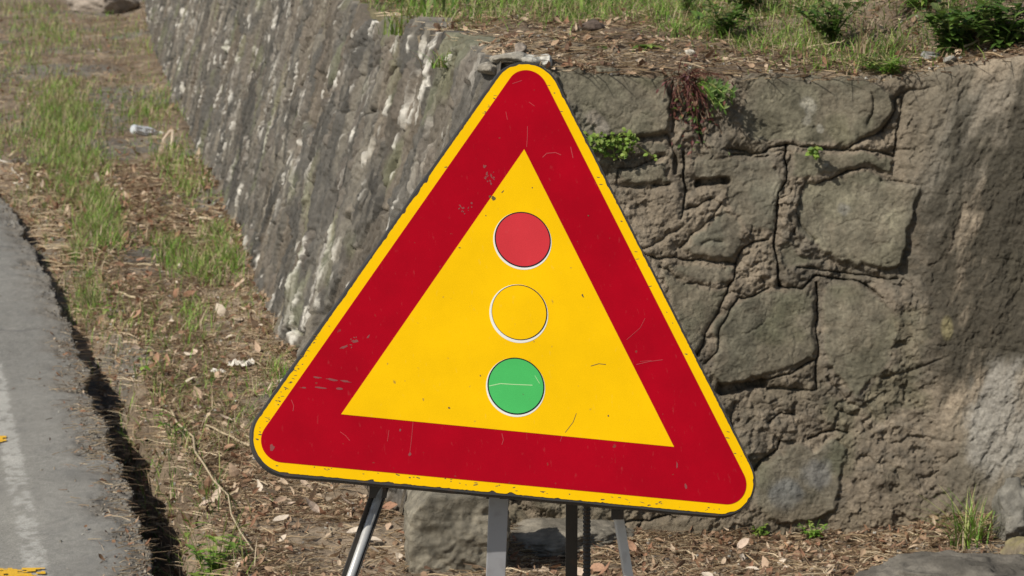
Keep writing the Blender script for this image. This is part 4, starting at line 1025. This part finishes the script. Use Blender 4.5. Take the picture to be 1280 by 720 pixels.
# ------------------------------------------------------------------ sticks and rubbish
def stick(px0, py0, px1, py1, r_, label, surf=gp, col=(.46, .37, .24), seed=0, lift=.012, name='stick'):
    a = Vector(surf(px0, py0)); b = Vector(surf(px1, py1)); a.z += lift; b.z += lift; r = random.Random(seed)
    n = 9; pts = [a.lerp(b, i / n) + Vector((0, 0, r.uniform(-.002, .004))) + (b - a).cross(Vector((0, 0, 1))) * r.gauss(0, .005) for i in range(n + 1)]
    mb = MB(); mb.tube(pts, [r_ * (1 - .5 * i / n) for i in range(n + 1)], 6, col)
    return tag(mb.build(name, M_WOOD, loc=tuple(a)), label, 'stick')
stick(312, 562, 245, 532, .004, 'long pale stick lying left of the sign corner', seed=1)
stick(185, 381, 146, 369, .006, 'short straight pale stick in the leaf litter', seed=2)
stick(38, 234, -12, 208, .0055, 'bleached stick at the left edge beside the road', seed=3, col=(.6, .56, .48))
stick(200, 335, 150, 334, .005, 'thin dry stalk lying level below the grass', seed=4)
stick(1010, 66, 1056, 43, .0026, 'bare pale twig on the bank above the wall', tp, seed=5)
stick(1150, 110, 1090, 60, .002, 'thin twig leaning down over the wall edge crack', tp, seed=6, col=(.36, .25, .15))
stick(1205, 70, 1285, 48, .003, 'dry stalk lying along the wall edge at the far right', tp, seed=7, lift=.02)
stick(985, 690, 967, 664, .0022, 'thin orange straw standing in the weeds at the wall foot', seed=8, col=(.5, .3, .17))
stick(215, 628, 320, 700, .0035, 'long dry stem across the bare soil below the sign corner', seed=9, lift=.02)
def scrap(px, py, w_, label, col, seed, cat='litter', name='paper_scrap', n=9, mat=None, hgt=.4):
    """crumpled thin sheet"""
    r = random.Random(seed); p = gp(px, py); mb = MB(); g = [[None] * n for _ in range(n)]
    for i in range(n):
        for j in range(n):
            u, v = i / (n - 1) - .5, j / (n - 1) - .5; k = 1 + .35 * mnoise.noise(Vector((u * 4, v * 4, seed)))
            g[i][j] = Vector((u * w_ * k, v * w_ * .8 * k * 1.2, abs(mnoise.fractal(Vector((u * 4 + seed, v * 4, 0)), 1, 2, 3)) * w_ * hgt))
    vs = [q for row in g for q in row]; fs = [(i * n + j, (i + 1) * n + j, (i + 1) * n + j + 1, i * n + j + 1) for i in range(n - 1) for j in range(n - 1)]
    mb.add(vs, fs, col); o = mb.build(name, mat or M_DRY); o.location = (p[0], p[1], p[2] + .012); o.rotation_euler[2] = r.uniform(0, 3)
    sd = o.modifiers.new('s', 'SOLIDIFY'); sd.thickness = .0008
    return tag(o, label, cat)
scrap(273, 466, .045, 'small crumpled white scrap on the verge, nearer the road', (.75, .70, .62), 1)
scrap(301, 460, .07, 'larger crumpled white scrap on the verge, beside the wall foot', (.78, .73, .64), 2)
scrap(26, 231, .06, 'white scrap at the left edge near the bleached stick', (.78, .75, .70), 3)
scrap(300, 405, .035, 'cream curled scrap below the grass tufts', (.60, .5, .38), 4)
# bent pale card strip leaning at the wall foot
p = gp(212, 184); mb = MB()
mb.tube([(-.045, 0, -.01), (-.03, 0, .06), (.0, .01, .105), (.02, .01, .11)], [.010, .010, .009, .006], 5, (.62, .5, .38))
mb.tube([(.02, .01, .11), (.018, 0, .05), (.0, -.01, -.01)], [.008, .010, .008], 5, (.66, .55, .42))
o = mb.build('bent_stick', M_WOOD); o.location = p; tag(o, 'pale stick bent double beside the crumpled plastic bottle', 'stick')
# crushed plastic bottle
def bottle():
    p = gp(183, 172); root = thing('plastic_bottle', 'crushed clear plastic bottle lying at the foot of the receding wall', 'bottle', (p[0], p[1], p[2] + .035))
    root.rotation_euler = (0, .2, .6)
    n, mm = 30, 44; prof_ = []
    for i in range(n):
        t = i / (n - 1); rr = .036
        if t < .04: rr = .026 + t * .25
        if t > .72: rr = .036 - (t - .72) / .2 * .023 if t < .92 else .013
        prof_.append((t * .20 - .1, rr))
    mb = MB(); vs = []
    for i, (xx, rr) in enumerate(prof_):
        for k in range(mm):
            a = 2 * math.pi * k / mm; q = Vector((xx * 18, math.cos(a) * 1.4, math.sin(a) * 1.4))
            d = 1 - .5 * abs(mnoise.noise(q)) * (rr > .014) - .02 * math.sin(i * 1.6) * (rr > .03)
            vs.append((xx, math.cos(a) * rr * d, math.sin(a) * rr * d * .85))
    fs = [(i * mm + k, (i + 1) * mm + k, (i + 1) * mm + (k + 1) % mm, i * mm + (k + 1) % mm) for i in range(n - 1) for k in range(mm)]
    mb.add(vs, fs + [tuple(range(mm))], (.8, .85, .86))
    m = bpy.data.materials.new('clear_plastic'); m.use_nodes = True; b = m.node_tree.nodes['Principled BSDF']
    b.inputs['Base Color'].default_value = (.72, .74, .76, 1); b.inputs['Roughness'].default_value = .18; b.inputs['Transmission Weight'].default_value = .35
    b.inputs['IOR'].default_value = 1.3; b.inputs['Specular IOR Level'].default_value = .8
    mb.build('bottle_body', m, root)
    c = MB(); c.tube([(.096, 0, 0), (.114, 0, 0)], .0155, 20, (.75, .75, .78)); c.build('cap', M_WHT, root)
bottle()
